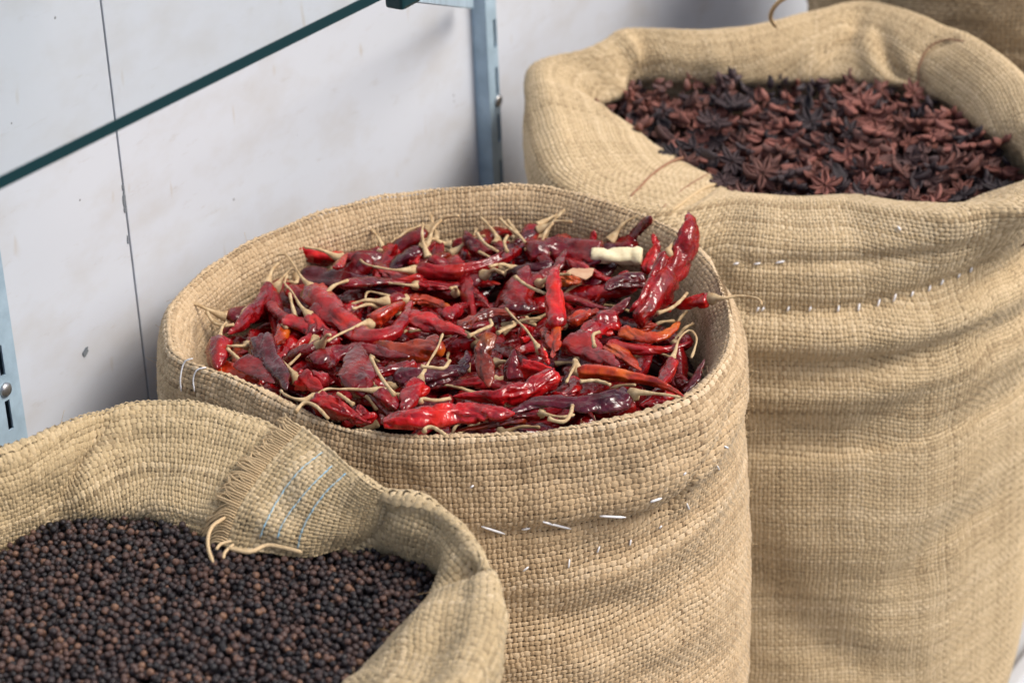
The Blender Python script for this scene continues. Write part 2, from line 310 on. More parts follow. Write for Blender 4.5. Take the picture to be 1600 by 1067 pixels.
class Sack:
    def __init__(s, center, rings, pitch, nwarp, crest_i, smooth=2.5):
        """rings: list of functions/arrays giving (r, z) over phi, bottom to inside"""
        s.c = np.array([center[0], center[1], 0.0]); s.nb = 2*nwarp; s.pitch = pitch
        s.phi = np.linspace(-pi, pi, s.nb, endpoint=False); s.rings = rings; s.ci = crest_i
    def polar(s, pts):
        out = []
        for p in pts:
            q = np.array(p[1:], float) if p[0] == 'w' else un(*p)
            d = q-s.c; out.append((math.atan2(d[1], d[0]), math.hypot(d[0], d[1]), q[2]))
        out.sort(); a = np.array(out); return a
    def ring(s, pts, sm=3.0):
        a = s.polar(pts); ph = np.concatenate([a[:, 0]-2*pi, a[:, 0], a[:, 0]+2*pi])
        res = []
        for k in (1, 2):
            v = np.interp(s.phi, ph, np.tile(a[:, k], 3)); f = np.fft.rfft(v); w_ = np.fft.rfftfreq(s.nb, 1/s.nb)
            res.append(np.fft.irfft(f*np.exp(-.5*(w_*radians(sm))**2), s.nb))
        return np.array(res)          # 2, nb
    def build_grid(s, rings, noise=(.0025, .09, .0012, .03), seed=1, fold_amt=.25):
        Rr = np.array([np.broadcast_to(np.array([np.broadcast_to(x[0], s.nb), np.broadcast_to(x[1], s.nb)]), (2, s.nb)) for x in rings])  # K,2,nb
        K = len(Rr); m = 14
        cl = np.linalg.norm(np.diff(Rr, axis=0), axis=1).mean(-1); T_ = np.concatenate([[0], np.cumsum(np.maximum(cl, 1e-4)**.8)])
        dt = np.diff(T_)[:, None, None]; sl_ = np.diff(Rr, axis=0)/dt; tg = np.zeros_like(Rr); tg[0], tg[-1] = sl_[0], sl_[-1]
        tg[1:-1] = (sl_[:-1]*dt[1:]+sl_[1:]*dt[:-1])/(dt[1:]+dt[:-1])
        u = np.linspace(0, 1, m, endpoint=False)[:, None, None]; segs = []
        for i in range(K-1):
            segs.append((2*u**3-3*u**2+1)*Rr[i]+(u**3-2*u**2+u)*dt[i]*tg[i]+(-2*u**3+3*u**2)*Rr[i+1]+(u**3-u**2)*dt[i]*tg[i+1])
        segs.append(Rr[-1:]); C = np.concatenate(segs)                    # M,2,nb
        r, z = C[:, 0], C[:, 1]
        X = np.stack([s.c[0]+r*np.cos(s.phi), s.c[1]+r*np.sin(s.phi), z], -1)
        k = s.ci*m; dl = np.linalg.norm(np.diff(X, axis=0), axis=-1); cum = np.concatenate([np.zeros((1, s.nb)), np.cumsum(dl, 0)]); cum -= cum[k]
        h = s.pitch/2; na0 = int(math.ceil(-cum[0].min()/h)); na1 = int(math.ceil(cum[-1].max()/h)); sv = np.arange(-na0, na1+1)*h
        G = np.zeros((len(sv), s.nb, 3))
        for j in range(s.nb):
            for q in range(3): G[:, j, q] = np.interp(sv, cum[:, j], X[:, j, q])
        N, _, _ = grid_normals(G, True)
        kb = na0-int(.20/h); rad_ = G[kb]-s.c; rad_[:, 2] = 0
        s.flip = 1 if (N[kb]*rad_).sum() > 0 else -1
        N = N*s.flip
        n1, n2 = Noise(noise[1], seed), Noise(noise[3], seed+5)
        n3 = Noise(noise[1]*.7, seed+9)
        fold = 1-np.abs(n3(G*np.array([1, 1, 2.2]))) ; fold = np.clip(fold, 0, 1)**4*(np.arange(len(sv)) < na0)[:, None]
        G = G+N*(noise[0]*n1(G)+noise[2]*n2(G)+noise[0]*fold_amt*fold)[..., None]
        s.G = G; s.i0 = na0; s.sv = sv; s.N, _, _ = grid_normals(G, True, s.flip); s.face = (s.N*unit(CAM-G)).sum(-1); return G
    def refresh(s): s.N, _, _ = grid_normals(s.G, True, s.flip)
    def hit(s, px, py, lift=0.0, soft=False):
        """visible surface point below a pixel"""
        if not hasattr(s, '_pj') or s._pg is not s.G:
            v = s.G-CAM; z = v @ fw; s._pj = np.stack([800+F*(v @ rt)/z, 533.5-F*(v @ up)/z, z], -1); s._pg = s.G
        f = (s.N*unit(CAM-s.G)).sum(-1); d = np.hypot(s._pj[..., 0]-px, s._pj[..., 1]-py); d = np.where(f > .05, d, 1e9)
        cand = d < max(9, d.min()+2); zz = np.where(cand, s._pj[..., 2]+d*.002, 1e9); i = np.unravel_index(np.argmin(zz), zz.shape)
        dd = ray(px, py); p = CAM+dd/(dd @ fw)*s._pj[i][2]
        return p-unit(p-CAM)*lift if lift else p
    def crease(s, pix, depth, width, taper=True):
        hp = [s.hit(*p) for p in pix]; k0 = [hp[0]]
        for q_ in hp[1:]:
            if np.linalg.norm(q_-k0[-1]) < .10: k0.append(q_)
        if len(k0) < 2: return
        C = catmull(k0, 40)
        fl = s.G.reshape(-1, 3); lo, hi = C.min(0)-width*3, C.max(0)+width*3
        m = np.where(((fl > lo) & (fl < hi)).all(1))[0]
        if not len(m): return
        D = np.linalg.norm(fl[m][:, None]-C[None], axis=-1); k = D.argmin(1); dm = D.min(1)
        tp = np.sin(pi*np.clip(np.linspace(0.08, .92, 40), 0, 1))[k]**.5 if taper else 1.0
        g = np.exp(-(dm/width)**2)*depth*tp
        fl[m] = fl[m]+s.N.reshape(-1, 3)[m]*g[:, None]; s.G = fl.reshape(s.G.shape); s.refresh()
    def lining(s, name, parent, off=.0018, step=3):  # sheet behind the yarns, coloured as the shade in the weave gaps
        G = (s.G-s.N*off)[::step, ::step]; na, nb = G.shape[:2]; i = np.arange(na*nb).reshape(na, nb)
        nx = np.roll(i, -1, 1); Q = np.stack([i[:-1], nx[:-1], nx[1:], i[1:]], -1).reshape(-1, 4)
        return link(name, mesh_np(name, G, Q, M_GAP_SHADE), parent)
    def r_at(s, ring, x, y):
        ph = np.arctan2(np.asarray(y)-s.c[1], np.asarray(x)-s.c[0]); return np.interp(ph, s.phi, ring[0], period=2*pi)

def strand(name, C, r, mat, parent, **kw):
    C = catmull(C, kw.pop('n', 10)); rad = np.full(len(C), r); rad[-1] *= .4; rad[0] *= .7
    return link(name, tube_mesh(name, [tube(C, rad, 5)], mat), parent, **kw)
def sack_root(label, c, group='open jute sacks standing in a row'):
    return link('jute_sack', None, None, label, 'sack', group, loc=(c[0], c[1], 0))
def keep(o, root):
    o.matrix_parent_inverse = Matrix.Translation(-Vector(root.location)); return o
def reparent(root):
    for o in root.children: o.matrix_parent_inverse = Matrix.Translation(-Vector(root.location))
def bumpf(phi, c, wd): return np.exp(-(((phi-c+pi) % (2*pi)-pi)/wd)**2)

def fuzz(s, parent, n, seed, maxlen=.012):
    """stray fibres standing off the cloth"""
    r = np.random.default_rng(seed); f = (s.N*unit(CAM-s.G)).sum(-1)
    ii = np.argwhere((f > -.15) & (f < .6)); ii = ii[r.choice(len(ii), n)]
    parts = []
    for a, b in ii:
        p = s.G[a, b]; nn = s.N[a, b]; t = unit(r.normal(size=3)); L = r.uniform(.3, 1)*maxlen
        C = np.array([p, p+nn*L*.25+t*L*.25, p+nn*L*.35+t*L*.7+r.normal(size=3)*L*.15]); parts.append(tube(catmull(C, 5), np.full(5, .00011), 3))
    me = tube_mesh('stray_fibres', parts, M_STRAND); link('stray_fibres', me, parent, kind='stuff')

# =================================================================== WALL, SHELF, GROUND
AZ = radians(33); D = np.array([sin(AZ), cos(AZ), 0]); NW = np.array([cos(AZ), -sin(AZ), 0]); WD = -.215; ZU = np.array([0, 0, 1.0])
def wp(al, out, z): return D*al+NW*(WD+out)+ZU*z
link('ground', box_mesh('ground', (-6, -6, -.12), (12, 0, 0), (0, 12, 0), (0, 0, .02), M_GROUND), None, kind='structure')
fl_p = un(1583, 1052, .006); out_edge = fl_p @ NW-WD
plat = link('display_platform', None, None, 'white painted low platform edge under the sacks, bottom right corner', 'platform')
plat.location = tuple(wp(.2, .2, -.1))
link('deck', box_mesh('deck', wp(-1.2, -.05, -.1), D*2.8, NW*(out_edge+.05-.004), ZU*.098, M_FLOORP, .002), plat)
link('edge_rail', box_mesh('edge_rail', wp(-1.2, out_edge-.003, -.1), D*2.8, NW*.014, ZU*.108, M_FLOORP, .003), plat)
reparent(plat)
wall = link('panel_wall', None, None, 'white laminate panelled wall with a dark seam behind the sacks', 'wall', loc=tuple(wp(0, 0, 0)))
edges = [-1.7, -.655, -.0430, .3705, 1.16, 2.3]
for i in range(5):
    a, b = edges[i]+.0008, edges[i+1]-.0008
    link('wall_panel', box_mesh('wall_panel', wp(a, -.018, -.1), D*(b-a), NW*.018, ZU*1.9, M_WALL, .0006), wall)
link('backing_board', box_mesh('backing_board', wp(-1.7, -.034, -.1), D*4, NW*.012, ZU*1.9, M_SEAM), wall)
# chips in the laminate: thin flakes of bare board
def chip(px, py, sx, sy, seed):
    r = np.random.default_rng(seed); o = np.array([un_wall(px, py)])[0]; n = 10
    pts = [o+D*(cos(t)*sx*r.uniform(.5, 1.1))+ZU*(sin(t)*sy*r.uniform(.5, 1.1)+cos(t)*sy*.3) for t in np.linspace(0, 2*pi, n, endpoint=False)]
    V = pts+[p+NW*.0006 for p in pts]; Fs = [tuple(range(n, 2*n))]+[(i, (i+1) % n, n+(i+1) % n, n+i) for i in range(n)]
    me = bpy.data.meshes.new('paint_chip'); me.from_pydata([tuple(v) for v in V], [], Fs); me.materials.append(M_CHIP); link('paint_chip', me, wall)
def un_wall(px, py, out=0.0):
    d = ray(px, py); t = (WD+out-CAM @ NW)/(d @ NW); return CAM+d*t
chip(133, 549, .0036, .003, 3)
for px, py, a, b in ((193, 312, .0012, .006), (195, 326, .0016, .0025), (191, 292, .0009, .003), (199, 375, .0006, .003)):
    chip(px, py, a, b, px+py)
reparent(wall)

def post(al, width, depth, slot_off, slots, screws, label):
    """slotted steel upright: side cheeks and a face plate with true slot openings"""
    root = link('slotted_upright', None, None, label, 'upright', 'slotted steel uprights on the wall', loc=tuple(wp(al, 0, 0)))
    z0, z1 = -.1, 1.5; sw = .0042; a0 = al; t = .0016
    link('side_cheek', box_mesh('side_cheek', wp(a0, .0005, z0), D*t, NW*depth, ZU*(z1-z0), M_STEEL, .0004), root)
    link('side_cheek', box_mesh('side_cheek', wp(a0+width-t, .0005, z0), D*t, NW*depth, ZU*(z1-z0), M_STEEL, .0004), root)
    link('back_web', box_mesh('back_web', wp(a0+t, .0006, z0), D*(width-2*t), NW*.001, ZU*(z1-z0), M_SLOT), root)
    sa, sb = a0+slot_off-sw/2, a0+slot_off+sw/2
    V, Fq = [], []
    def q(a, b, za, zb):
        k = len(V)
        for o in (depth-.0002, depth+.0012):
            V.extend([wp(a, o, za), wp(b, o, za), wp(b, o, zb), wp(a, o, zb)])
        Fq.extend([(k, k+1, k+2, k+3), (k+4, k+5, k+6, k+7), (k, k+1, k+5, k+4), (k+1, k+2, k+6, k+5), (k+2, k+3, k+7, k+6), (k+3, k, k+4, k+7)])
    q(a0, sa, z0, z1); q(sb, a0+width, z0, z1)
    zc = z0
    for za, zb in slots: q(sa, sb, zc, za); zc = zb
    q(sa, sb, zc, z1)
    link('face_plate', mesh_np('face_plate', V, Fq, M_STEEL, False), root)
    for zz in screws:
        C = np.array([wp(a0+slot_off, depth+.001, zz), wp(a0+slot_off, depth+.0035, zz)])
        link('screw', tube_mesh('screw', [tube(catmull(C, 3), np.array([.0048, .0046, .003]), 14)], M_SCREW), root)
    reparent(root); return root
def z_on(px, py): return un_wall(px, py, .014)[2]
def slotlist(zs, L=.0185, pitch=.0318): 
    out = sorted((zz-L/2, zz+L/2) for zz in zs); return out
k0 = z_on(10, 557); zr = [k0+.0318*i for i in range(-14, 28)]
post(-.2005, .030, .014, .0175, slotlist([k0+.0365*i for i in range(-12, 24)], .020), [k0-.0183-.001], 'blue-grey slotted steel upright with a screw at the left edge of the photo')
k1 = z_on(770, 55); post(.3605, .0145, .0125, .0115, slotlist([k1+.0385*i for i in range(-14, 22)], .0225), [z_on(775, 160)], 'blue-grey slotted steel upright right of the chilli sack, beside the star anise sack')

ZG = .757
g0 = un(0, 297, ZG); g1 = un(598, 0, ZG); gd = unit(g1-g0); gout = (g0 @ NW)-WD
gt = link('glass_shelf', None, None, 'clear glass shelf with a dark green front edge crossing the top left', 'shelf', loc=tuple(g0))
gend = un(612, 0, ZG); A0 = g0-gd*.7; perp = np.cross(ZU, gd); perp = perp if perp @ NW < 0 else -perp
Ltot = (gend-A0) @ gd; depthg = gout-.004
link('glass_pane', box_mesh('glass_pane', A0+perp*.0012, gd*Ltot, perp*(depthg-.002), ZU*.0056, M_GLASS), gt)
link('polished_edge', box_mesh('polished_edge', A0, gd*Ltot, perp*.0011, ZU*.0058, M_GREENEDGE, .0004), gt)
reparent(gt)
br = link('shelf_bracket', None, None, 'pale blue steel shelf bracket reaching out from the upright under the glass', 'bracket', loc=tuple(wp(.37, 0, .6)))
pa = un_wall(739, 14, .016); pb = un(630, 2, ZG-.012)
def plate(name, pts, th, mat, par):
    n = len(pts); V = [p-D*th/2 for p in pts]+[p+D*th/2 for p in pts]; Fs = [tuple(range(n))[::-1], tuple(range(n, 2*n))]+[(i, (i+1) % n, n+(i+1) % n, n+i) for i in range(n)]
    me = bpy.data.meshes.new(name); me.from_pydata([tuple(v) for v in V], [], Fs); me.materials.append(mat); return link(name, me, par)
plate('bracket_arm', [pa, pb, pb+ZU*.008, pa+ZU*.013], .002, M_STEEL, br)
link('end_clip', box_mesh('end_clip', pb-D*.012-NW*.004-ZU*.001, D*.018, NW*.012, ZU*.024, M_GREENEDGE, .002), br)
reparent(br)

# =================================================================== CHILLI SACK
CC = (0.0, .024)
cs = Sack(CC, None, .0032, 356, 8)
crest = cs.ring([(243, 520, .52), (248, 480, .521), (275, 443, .521), (330, 402, .523), (394, 367, .525), (450, 345, .527), (525, 324, .528), (600, 306, .53), (680, 297, .531), (740, 292, .532), (830, 289, .531), (900, 298, .53), (960, 312, .529), (1030, 335, .526), (1090, 365, .524), (1130, 400, .522), (1158, 445, .521), (1167, 495, .520), (1163, 540, .519), (1140, 580, .518), (1095, 620, .517), (1040, 642, .516), (980, 656, .515), (900, 668, .514), (800, 677, .514), (720, 681, .514), (650, 679, .514), (562, 670, .514), (480, 648, .515), (430, 628, .516), (380, 607, .517), (330, 585, .518), (285, 572, .519), (252, 555, .52)], 2.0)
crest[0] -= .0085*np.cos(cs.phi)**2*np.ones_like(cs.phi); crest[0] -= .003*np.clip(np.cos(cs.phi), 0, 1)**2; rc, zc = crest; ph = cs.phi
h = .057-.022*bumpf(ph, radians(-5), .75)-.01*bumpf(ph, radians(-130), .4)
Rb = .177+.003*np.cos(2*ph+.6)+.005*bumpf(ph, radians(-30), .5)
rings = [(.12, .0), (.165, .008), (.178, .06), (Rb, .22), (Rb+.002, .36), (Rb*.5+rc*.5+.003, zc-h-.016), (rc+.010, zc-h), (rc+.008, zc-h*.45),
         (rc, zc), (rc-.0075, zc-.010), (rc-.013, zc-.035), (rc-.017, zc-.075)]
rings[7] = (rc+.0065, zc-.012)
rings.insert(7, (rc+.009, zc-h*.5)); cs.ci = 9
cs.build_grid(rings, (.0010, .10, .0005, .03), 11)
cs.crease([(760, 833), (850, 829), (950, 815), (1040, 795), (1090, 750), (1130, 690), (1155, 620)], -.006, .006)
cs.crease([(760, 800), (880, 800), (1000, 775), (1070, 730)], .0025, .012)
cs.crease([(790, 900), (900, 905), (1000, 880), (1090, 820), (1150, 720)], .005, .014)
cs.crease([(790, 960), (900, 965), (1010, 945), (1100, 900), (1160, 840)], -.002, .012)
cs.crease([(860, 1040), (960, 1030), (1060, 1000), (1150, 930)], .002, .016)
cs.crease([(1000, 1067), (1080, 1045), (1160, 1000)], -.002, .012)
cs.crease([(320, 470), (340, 520), (330, 560)], -.003, .012)
cs.crease([(1115, 420), (1130, 480), (1110, 550)], -.003, .012)
R1 = sack_root('golden jute sack full of dried red chillies, in the middle of the row', CC)
weave('woven_cloth', cs.G, True, M_JUTE, R1, cs.flip, face=cs.face, seed=3); cs.lining('gap_shade_sheet', R1); fuzz(cs, R1, 1500, 5, .008)
def stitch(s, root, a, b, r=.0009, mat=M_WHITE, nm='stitch', lift=.0022):
    p, q = s.hit(*a), s.hit(*b); m = s.hit((a[0]+b[0])/2, (a[1]+b[1])/2); u = lambda x, l: x-unit(x-CAM)*l
    strand(nm, [u(p, lift*.6), u((p+q)/2 if nm == 'stitch' else m, lift), u(q, lift*.6)], r, mat, root, n=6)
for a, b in (((752, 822), (789, 834)), ((815, 827), (828, 825)), ((848, 815), (892, 826)), ((937, 806), (978, 808)), ((1016, 784), (1034, 778)), ((1073, 786), (1077, 796)),
             ((933, 863), (937, 853)), ((888, 887), (890, 873)), ((984, 852), (986, 842)), ((817, 892), (826, 885)), ((1030, 825), (1034, 821)), ((1132, 697), (1138, 700)), ((1121, 728), (1124, 734)), ((1068, 742), (1072, 738)), ((735, 762), (740, 758))):
    stitch(cs, R1, a, b, .0008 if abs(a[0]-b[0]) > 12 else .0006)
for pts in ([(301, 560), (288, 566), (282, 590), (283, 612)], [(322, 574), (308, 578), (302, 592), (304, 612)]):
    strand('loose_white_thread', [cs.hit(*p, lift=.002) for p in pts], .0005, M_WHITE, R1)
reparent(R1)

# =================================================================== ANISE SACK
AC = (.243, .305)
an = Sack(AC, None, .0029, 392, 10)
acrest = an.ring([(822, 112, 0.52), (833, 98, 0.5215), (870, 93, 0.524), (905, 87, 0.5265), (940, 74, 0.5305), (972, 52, 0.535), (1010, 53, 0.535), (1050, 57, 0.5345), (1100, 55, 0.534), (1150, 50, 0.534), (1220, 38, 0.535), (1290, 20, 0.537), (1335, 6, 0.539), (1370, 5, 0.539), (1410, 16, 0.538), (1470, 42, 0.536), (1530, 68, 0.533), (1575, 98, 0.5305), (1620, 140, 0.527), (1655, 200, 0.5215), ('w', 0.425, 0.27, 0.515), (1610, 330, 0.51), (1540, 325, 0.51), (1480, 338, 0.5075), (1400, 330, 0.508), (1320, 318, 0.508), (1230, 318, 0.508), (1150, 312, 0.508), (1090, 320, 0.508), (1030, 330, 0.508), (980, 318, 0.508), (930, 310, 0.509), (880, 285, 0.5105), (850, 240, 0.5125), (838, 200, 0.5145), (828, 150, 0.5175)], 1.6)
alip = an.ring([(925, 163, .505), (945, 160, .505), (975, 140, .508), (1000, 118, .510), (1050, 120, .510), (1100, 124, .508), (1130, 130, .507), (1200, 128, .507), (1260, 124, .507), (1310, 120, .507), (1360, 124, .507), (1400, 130, .507), (1440, 140, .505), (1480, 158, .505), (1510, 185, .504), (1545, 210, .503), (1590, 232, .502), ('w', .395, .28, .50), (1600, 298, .500), (1530, 305, .502), (1480, 328, .500), (1430, 320, .500), (1400, 318, .500), (1330, 309, .500), (1230, 311, .500), (1170, 305, .500), (1140, 296, .500), (1110, 272, .500), (1060, 245, .501), (1000, 206, .503), (960, 182, .504)], 1.4)
ra, za = acrest; rl, zl = alip; ph = an.phi; fr = bumpf(ph, radians(-80), 1.1)
Ra = .184+.004*np.cos(2*ph)+.006*bumpf(ph, 0, .6)
rings = [(.12, .0), (.168, .008), (.182, .06), (Ra+.002, .20), (Ra+.002, .335), (Ra-.001, .355+.012*np.sin(ph)), (Ra+.006, .385), (Ra-.001, .405), (Ra+.006, .428), (Ra-.004+.2*(ra-.18)*0, .447),
         (ra*.55+Ra*.45+.006, za*.45+.478*.55), (ra, za), (ra*.62+rl*.38, za*.78+zl*.22+.002), (rl+.001, zl+.004), (np.minimum(rl+.009, Ra-.016), zl-.010), (np.minimum(rl+.020, Ra-.022), zl-.05)]
bk = 1-.95*bumpf(an.phi, radians(-95), 1.25)
rings.insert(12, (ra*.84+rl*.16, za*.98+zl*.02+.006*bk)); rings[13] = (ra*.48+rl*.52-.001*bk, za*.72+zl*.28+.007*bk); rings[14] = (ra*.14+rl*.86, za*.30+zl*.70+.003*bk); rings.insert(15, (rl+.001, zl))
an.ci = 11
an.build_grid(rings, (.0008, .15, .0004, .04), 23, fold_amt=0)
an.crease([(1165, 412), (1250, 410), (1340, 408), (1440, 400), (1520, 382)], -.005, .006)
an.crease([(1170, 487), (1260, 486), (1340, 480), (1420, 462), (1500, 432), (1545, 408)], -.005, .006)
an.crease([(1170, 560), (1280, 570), (1380, 563), (1480, 535), (1550, 500)], -.0045, .007)
an.crease([(1170, 530), (1280, 535), (1380, 525), (1480, 495), (1550, 460)], .002, .016)
an.crease([(1170, 660), (1300, 680), (1420, 640), (1500, 600)], -.006, .018)
an.crease([(1180, 900), (1260, 990), (1350, 1040), (1420, 1060)], -.006, .022)
an.crease([(1180, 800), (1280, 850), (1380, 830), (1500, 760)], .003, .03)
an.crease([(1400, 940), (1480, 840), (1560, 780)], -.006, .02)
an.crease([(1290, 85), (1330, 50), (1345, 20)], -.007, .008)
an.crease([(1375, 45), (1385, 85), (1400, 115), (1440, 135)], -.006, .007)
an.crease([(1436, 128), (1434, 105), (1450, 78), (1490, 60)], -.005, .005)
an.crease([(1260, 105), (1290, 80), (1320, 55)], .005, .008)
an.crease([(1352, 60), (1362, 95), (1380, 118)], .004, .007)
an.crease([(975, 62), (985, 85), (992, 108)], .008, .007)
an.crease([(1000, 112), (990, 140), (978, 165)], -.010, .007)
an.crease([(940, 160), (965, 150), (985, 135)], .004, .006)
an.crease([(1010, 80), (1060, 92), (1120, 95), (1180, 80)], .005, .012)
an.crease([(835, 120), (860, 170), (880, 250), (900, 290)], .003, .012)
an.crease([(1060, 330), (1090, 308), (1120, 290)], -.004, .004)
an.crease([(1150, 330), (1200, 345), (1180, 380), (1160, 400)], .004, .015)
an.crease([(1490, 345), (1520, 350), (1560, 340)], .003, .012)
R2 = sack_root('pale jute sack with a thick rolled rim full of star anise, rear right', AC)
weave('woven_cloth', an.G, True, M_JUTE2, R2, an.flip, face=an.face, seed=5); an.lining('gap_shade_sheet', R2)
for a, b in (((1146, 413), (1154, 411)), ((1178, 413), (1188, 411)), ((1212, 411), (1226, 408)), ((1182, 487), (1186, 480)), ((1190, 486), (1194, 480)), ((1230, 486), (1233, 479)), ((1264, 486), (1267, 479)), ((1309, 487), (1311, 477)), ((1341, 486), (1343, 474)), ((1371, 479), (1375, 467)), ((1396, 471), (1400, 459)), ((1424, 463), (1427, 455)), ((1451, 455), (1454, 446)), ((1470, 445), (1474, 437)), ((1497, 434), (1500, 428)), ((1516, 425), (1519, 418)), ((1403, 354), (1407, 360))):
    stitch(an, R2, a, b, .00075)
strand('red_marker_thread', [an.hit(*p, lift=.001) for p in ((1068, 246), (1045, 255), (1020, 272), (1000, 292), (984, 308))], .0011, M_RED, R2, n=24)
strand('red_marker_thread', [an.hit(*p, lift=.001) for p in ((1106, 272), (1085, 284), (1062, 300), (1035, 325))], .0006, M_RED, R2, n=20)
strand('cord_seam', [an.hit(*p, lift=.001) for p in ((1118, 288), (1100, 294), (1082, 305), (1065, 318), (1048, 330))], .0013, M_STRAND, R2, n=20)
strand('red_marker_thread', [an.hit(*p, lift=.001) for p in ((1436, 128), (1436, 104), (1452, 74), (1480, 62), (1508, 66))], .0007, M_RED, R2, n=24)
reparent(R2)

# =================================================================== PEPPER SACK
PC = (-.15, -.30)
ps = Sack(PC, None, .0031, 356, 7)
pcrest = ps.ring([(0, 711, .548), (60, 684, .548), (118, 652, .548), (165, 634, .547), (220, 624, .546), (290, 629, .545), (370, 646, .542), (450, 668, .54), (500, 700, .54), (560, 747, .54), (610, 768, .539), (660, 774, .538), (710, 800, .536), (752, 845, .534), (778, 885, .532), (784, 925, .531), (775, 985, .530), (750, 1045, .530), (733, 1075, .53), ('w', -.02, -.44, .53), ('w', -.1, -.50, .53), ('w', -.2, -.50, .53), ('w', -.29, -.45, .535), ('w', -.33, -.36, .54), ('w', -.315, -.25, .545)], 1.8)
plip = ps.ring([(-40, 875, .508), (0, 850, .508), (40, 828, .508), (85, 803, .508), (150, 802, .507), (235, 801, .507), (270, 818, .506), (330, 845, .506), (400, 862, .505), (470, 864, .505), (540, 850, .506), (590, 848, .506), (625, 862, .506), (660, 880, .505), (688, 904, .505), (662, 932, .504), (640, 962, .504), (600, 1002, .504), (560, 1042, .504), (530, 1072, .504), ('w', -.09, -.455, .504), ('w', -.18, -.465, .504), ('w', -.26, -.42, .504), ('w', -.29, -.34, .505), ('w', -.275, -.26, .506)], 1.3)
pcrest[0] -= .004*np.clip(np.cos(ps.phi), 0, 1)**2; rp, zp = pcrest; rq, zq = plip; ph = ps.phi
Rp = .178+.0*ph
rings = [(.12, .0), (.16, .008), (.172, .06), (Rp, .25), (Rp, .40), (np.minimum(rp, Rp)*.6+rp*.4-.006, zp-.065), (rp+.004, zp-.028), (rp+.0045, zp-.009), (rp, zp), (rp*.9+rq*.1-.001, zp*.95+zq*.05+.001), (rp*.72+rq*.28, zp*.80+zq*.20), (rp*.30+rq*.70, zp*.36+zq*.64+.003), (rq+.0005, zq+.001), (np.minimum(rq+.004, Rp-.012), zq-.010), (np.minimum(rq+.010, Rp-.02), zq-.04)]
ps.ci = 8
ps.build_grid(rings, (.0024, .10, .0009, .03), 37)
ps.crease([(175, 655), (150, 690), (128, 720), (105, 760), (88, 795)], -.006, .006)
ps.crease([(195, 640), (175, 675), (150, 720), (125, 765)], .003, .006)
ps.crease([(20, 760), (60, 730), (110, 690)], .005, .014)
ps.crease([(200, 642), (260, 638), (330, 655)], -.003, .005)
ps.crease([(170, 800), (220, 780), (260, 790)], .003, .008)
ps.crease([(265, 812), (300, 822), (345, 842)], -.006, .007)
ps.crease([(560, 845), (585, 820), (610, 800)], -.004, .006)
ps.crease([(590, 850), (640, 830), (690, 850), (720, 890)], .004, .012)
ps.crease([(700, 905), (725, 895), (748, 890)], -.008, .007)
ps.crease([(600, 1050), (660, 990), (700, 940), (735, 915)], .006, .016)
R3 = sack_root('open jute sack full of black peppercorns with a frayed cloth flap, front left', PC)
weave('woven_cloth', ps.G, True, M_JUTE3, R3, ps.flip, face=ps.face, seed=8); ps.lining('gap_shade_sheet', R3); fuzz(ps, R3, 1800, 6, .010)
# frayed flap lying over the rim
def flap():
    ctl = [[(459, 662), (414, 712), (370, 770), (338, 846)],
           [(500, 690), (455, 745), (415, 800), (392, 862)],
           [(540, 722), (512, 772), (478, 820), (462, 866)],
           [(578, 757), (556, 792), (532, 828), (520, 856)],
           [(612, 775), (602, 795), (592, 818), (575, 845)]]
    lifts = [.007, .0085, .0085, .005, -.003]
    P3 = [[ps.hit(*p, lift=l+(.004 if (j in (1, 2)) else 0)) for j, p in enumerate(row)] for row, l in zip(ctl, lifts)]
    L1 = np.linalg.norm(P3[0][0]-P3[-1][0])*1.05; L2 = np.linalg.norm(P3[1][0]-P3[1][3])*1.15
    n1, n2 = int(L1/.00145)|1, int(L2/.00145)|1
    rows = [catmull(r_, n2) for r_ in P3]; G = np.stack([catmull([r_[j] for r_ in rows], n1) for j in range(n2)], 1)  # n1, n2
    # even thickness: smooth depth a little
    dpt = (G-CAM) @ fw
    for _ in range(25): 
        dpt[1:-1] = (dpt[:-2]+dpt[2:])/2; dpt[:, 1:-1] = (dpt[:, :-2]+dpt[:, 2:])/2
    v = G-CAM; G = CAM+v/(v @ fw)[..., None]*dpt[..., None]
    return G
FG = flap()
nf, _, _ = grid_normals(FG, False); ff = 1 if (nf*unit(CAM-FG)).sum() > 0 else -1
nz = Noise(.03, 91); FG = FG+(nf*ff)*(nz(FG)*.0012)[..., None]
flp = weave('frayed_flap', FG, False, M_JUTE3, R3, ff, seed=12)
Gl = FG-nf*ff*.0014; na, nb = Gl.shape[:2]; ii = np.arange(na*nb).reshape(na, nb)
lin = link('flap_shade_sheet', mesh_np('flap_shade_sheet', Gl[::2, ::2], (lambda i: np.stack([i[:-1, :-1], i[:-1, 1:], i[1:, 1:], i[1:, :-1]], -1).reshape(-1, 4))(np.arange(Gl[::2, ::2].shape[0]*Gl[::2, ::2].shape[1]).reshape(Gl[::2, ::2].shape[:2])), M_GAP_SHADE), R3)  # backing sheet under the flap yarns, gap shade put into its colour
rr = np.random.default_rng(4)
for k in range(84):                                   # fringe along the torn edge
    t = k/83; j = int(t*(nb-1)); p = FG[0, j]; dr = unit(FG[0, j]-FG[6, j]); sd = unit(FG[0, min(j+3, nb-1)]-FG[0, max(j-3, 0)]); nn = nf[0, j]*ff
    L = rr.uniform(.009, .015) if t < .8 else rr.uniform(.011, .019); side = rr.normal()*.13+(.45 if t > .75 else -.15)
    dn = np.array([0, 0, -1.0])*(1 if t > .75 else .2)
    C = [FG[5, j]+nn*.0012, p+nn*.0014, p+dr*L*.5+sd*L*side*.4+nn*.0012+dn*L*.15, p+dr*L+sd*L*(side+rr.normal()*.2)+nn*.0004+dn*L*.45]
    strand('frayed_thread', C, rr.uniform(.0003, .0007), M_STRAND, flp, n=9)
